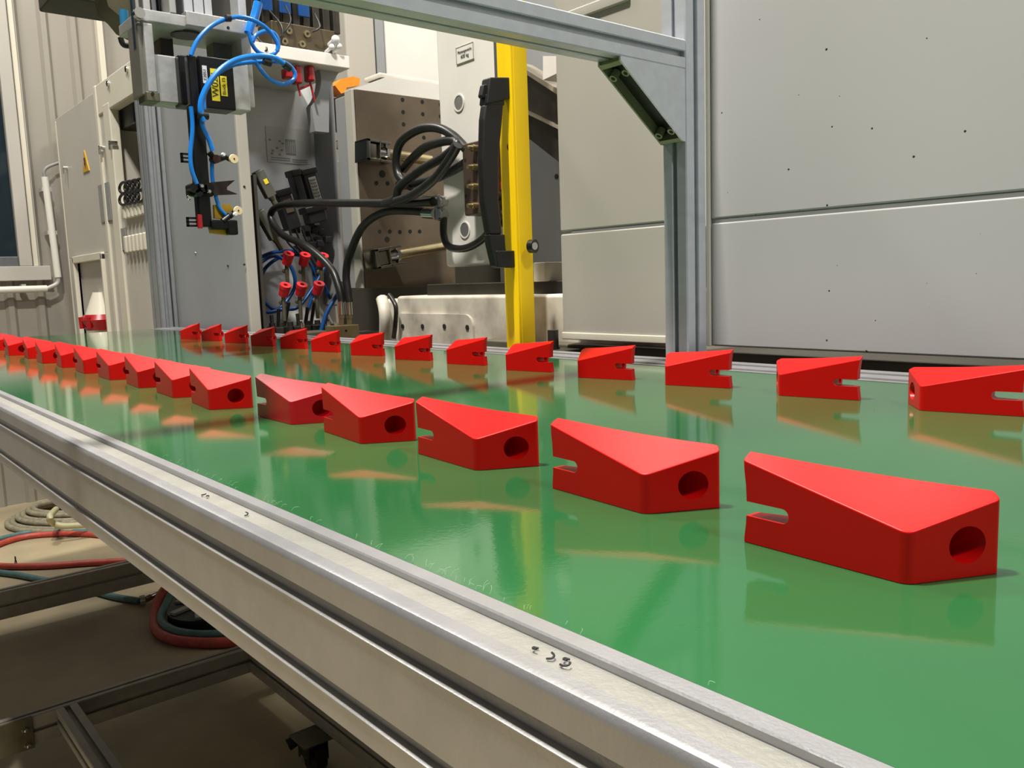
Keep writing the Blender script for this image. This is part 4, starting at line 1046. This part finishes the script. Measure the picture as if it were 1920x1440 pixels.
# traverse beam leaving to the upper left
p = atY(150, 0, 2.3)
bx('traverse', SHADE, rb, atY(100, 0, 2.3).x, atY(250, 10, 2.3).x, 2.3, 2.45, p.z + .0, p.z + .2, .005)
b = bm_(); prism(b, [(v.x, v.z) for v in [atY(*p, 2.0) for p in ((195, -20), (262, -20), (262, 60), (238, 48), (222, 28), (203, 12))]], 'Y', 2.0, 2.08); obj('traverse_plate', b, mat('robot_olive', '55523f', .5, .3, .1, 20), rb)
b = bm_(); c = atY(234, 48, 1.9); cyl(b, c, c + Vector((0, 0, .03)), .009, seg=16); obj('air_filter', b, mat('blue_filter', '2a6d98', .3, 0, .1, 20), rb)
b = bm_(); tube(b, dyn([(226, 70), (232, 84), (250, 86), (262, 90)], 1.9), .006, 8, 6); obj('filter_hose', b, RUBBER, rb)
# blue air tubes
def blue(pts, Yt, lb, r=.0041, m=BLUE):
    b = bm_(); tube(b, dyn(pts, Yt), r, 12, 8); return mesh_thing('air_tube', b, m, lb, 'tube', 'bright blue air tubes of the gripper')
blue([(358, 104), (370, 76), (392, 52), (420, 37), (450, 32), (480, 40), (505, 58), (520, 82), (520, 96)], YB - .075, 'bright blue air tube arching over the top of the black gripper block')
blue([(382, 228), (376, 205), (380, 180), (396, 150), (420, 125), (450, 110), (485, 105), (515, 109), (535, 122)], YB - .085, 'thicker bright blue air tube bowing in front of the yellow stickers', .0055)
blue([(383, 205), (384, 170), (404, 142), (430, 125), (460, 118), (500, 116), (535, 118), (552, 135), (550, 150), (530, 158), (505, 148), (485, 125), (472, 100)], YB - .070, 'bright blue air tube curling into a wide bow right of the robot')
blue([(466, 60), (474, 85), (488, 100), (510, 103), (522, 88), (517, 66), (500, 58), (480, 66), (474, 78)], YB - .03, 'bright blue air tube wound in a small round loop beside the robot')
blue([(358, 200), (361, 240), (357, 290), (360, 320), (369, 345)], YB - .075, 'light blue air tube running down the left of the black arm')
blue([(378, 205), (380, 235), (392, 262), (399, 283)], YB - .08, 'blue air tube running from the block down to the upper suction cup', .0048)
blue([(398, 290), (398, 330), (404, 365), (412, 390), (425, 405)], YB - .055, 'blue air tube behind the jaw leading to the lower suction cup', .0038)
blue([(484, 5), (478, 30), (470, 48), (466, 62)], YB - .02, 'short thick blue air tube coming down from above beside the robot', .009)
b = bm_()
for pts in (((372, 216), (390, 218)), ((494, 115), (508, 119)), ((532, 120), (545, 130)), ((424, 34), (432, 34))):
    P = dyn(pts, YB - .084); cyl(b, P[0], P[1], .0068, seg=12)
tag(obj('cable_tie', b, BLACK), 'small black cable ties strapped round the blue air tubes', 'cable ties', kind='stuff')

# ================================================================== hoses on the floor
def fl(pts, z=.02): return [atZ(p[0], p[1], z) for p in pts]
b = bm_(); tube(b, fl([(-60, 1048), (0, 1020), (50, 1006), (110, 1001), (170, 1002), (230, 1010), (320, 1030)], .013), .013, 12, 8)
mesh_thing('floor_hose', b, HRED, 'red hose on the floor bending past the grey hose coil', 'hose', 'hoses on the floor under the belt')
b = bm_(); tube(b, fl([(-60, 1058), (20, 1062), (90, 1061), (160, 1056), (235, 1052), (330, 1048)], .013), .013, 12, 8)
mesh_thing('floor_hose', b, HRED, 'straight red hose on the floor with a black tie round it', 'hose', 'hoses on the floor under the belt')
b = bm_(); tube(b, fl([(-60, 1022), (0, 1010), (50, 999), (100, 996), (170, 998), (300, 1015)], .011), .011, 12, 8)
mesh_thing('floor_hose', b, HTEAL, 'thin grey green hose lying along the bending red hose', 'hose', 'hoses on the floor under the belt')
b = bm_(); tube(b, fl([(-60, 1068), (20, 1076), (80, 1087), (140, 1098), (210, 1118), (262, 1127)], .012), .012, 12, 8)
mesh_thing('floor_hose', b, HTEAL, 'grey green hose on the floor in front of the straight red hose', 'hose', 'hoses on the floor under the belt')
b = bm_(); c = atZ(30, 1060, .013)
ring(b, c, (1, -.2, 0), .019, .0145, .008, 16); box(b, c.x - .002, c.x + .002, c.y - .006, c.y + .004, .026, .05, .0005)
mesh_thing('hose_tie', b, INK, 'black tie knotted round the straight red floor hose', 'tie')
# grey coil of hose by the wall
g = thing('hose_coil', 'coil of grey brown hose lying on the floor by the back wall', 'hose', atZ(140, 980, 0))
cc0 = atZ(150, 972, 0)
for k in range(6):
    b = bm_(); rx, ry = .40 - .028 * k + .0, .155 - .016 * k
    u_ = (atZ(230, 972, 0) - cc0).normalized(); v_ = Vector((-u_.y, u_.x, 0))
    zz = .013 + .017 * (k // 2) + .004 * k
    tube(b, [cc0 + u_ * (.33 * math.cos(a) * (1 - .07 * k)) + v_ * (.26 * math.sin(a) * (1 - .09 * k)) + Vector((0, 0, zz)) for a in [2 * PI * i / 16 for i in range(16)]], .013, 10, 4, True)
    obj('coil_turn', b, HGREY, g)
b = bm_(); P = [atZ(105, 955, .12), atZ(94, 968, .13), atZ(98, 980, .09), atZ(120, 986, .07), atZ(160, 984, .06)]; tube(b, P, .014, 10, 6); obj('coil_end', b, SUCK if False else mat('pale_hose_end', 'b5b08a', .5, 0, .05, 30), g)
# coil under the belt, red and teal turns
b = bm_(); tube(b, fl([(420, 1090), (340, 1085), (305, 1110), (291, 1150), (293, 1180), (320, 1198), (370, 1205), (430, 1204), (500, 1195)], .016), .016, 12, 8)
mesh_thing('floor_hose', b, HRED, 'red hose curled on the floor under the middle of the rail', 'hose', 'hoses on the floor under the belt')
b = bm_(); tube(b, fl([(400, 1095), (335, 1105), (308, 1140), (304, 1165), (325, 1182), (370, 1190), (430, 1188), (480, 1180)], .03), .014, 12, 8)
mesh_thing('floor_hose', b, HTEAL, 'dark teal hose curled inside the red floor hose', 'hose', 'hoses on the floor under the belt')
b = bm_(); P = fl([(262, 1127), (272, 1125), (282, 1120), (298, 1112)], .02); cyl(b, P[0], P[1], .018); cyl(b, P[1], P[2], .012, seg=6); cyl(b, P[2], P[3], .009)
mesh_thing('hose_connector', b, CHROME, 'small chrome hose connector on the floor under the rail', 'connector')
# pale ribbed drum partly hidden under the rail
dc = atZ(400, 1160, .0)
g = thing('hose_drum', 'dark hose drum with pale spokes half hidden under the rail', 'drum', dc)
b = bm_(); cyl(b, dc + Vector((0, 0, .004)), dc + Vector((0, 0, .05)), .14, seg=32); obj('drum_core', b, BLACK, g)
for k in range(7):
    a = k * 2 * PI / 7 + .3; b = bm_(); p = dc + Vector((.09 * math.cos(a), .09 * math.sin(a), .055)); t_ = bmesh.new()
    bmesh.ops.create_cube(t_, size=1); merge(b, t_, Matrix.Translation(p) @ Matrix.Rotation(a + .5, 4, 'Z') @ Matrix.Diagonal((.09, .025, .008, 1))); obj('spoke', b, LGREY, g)
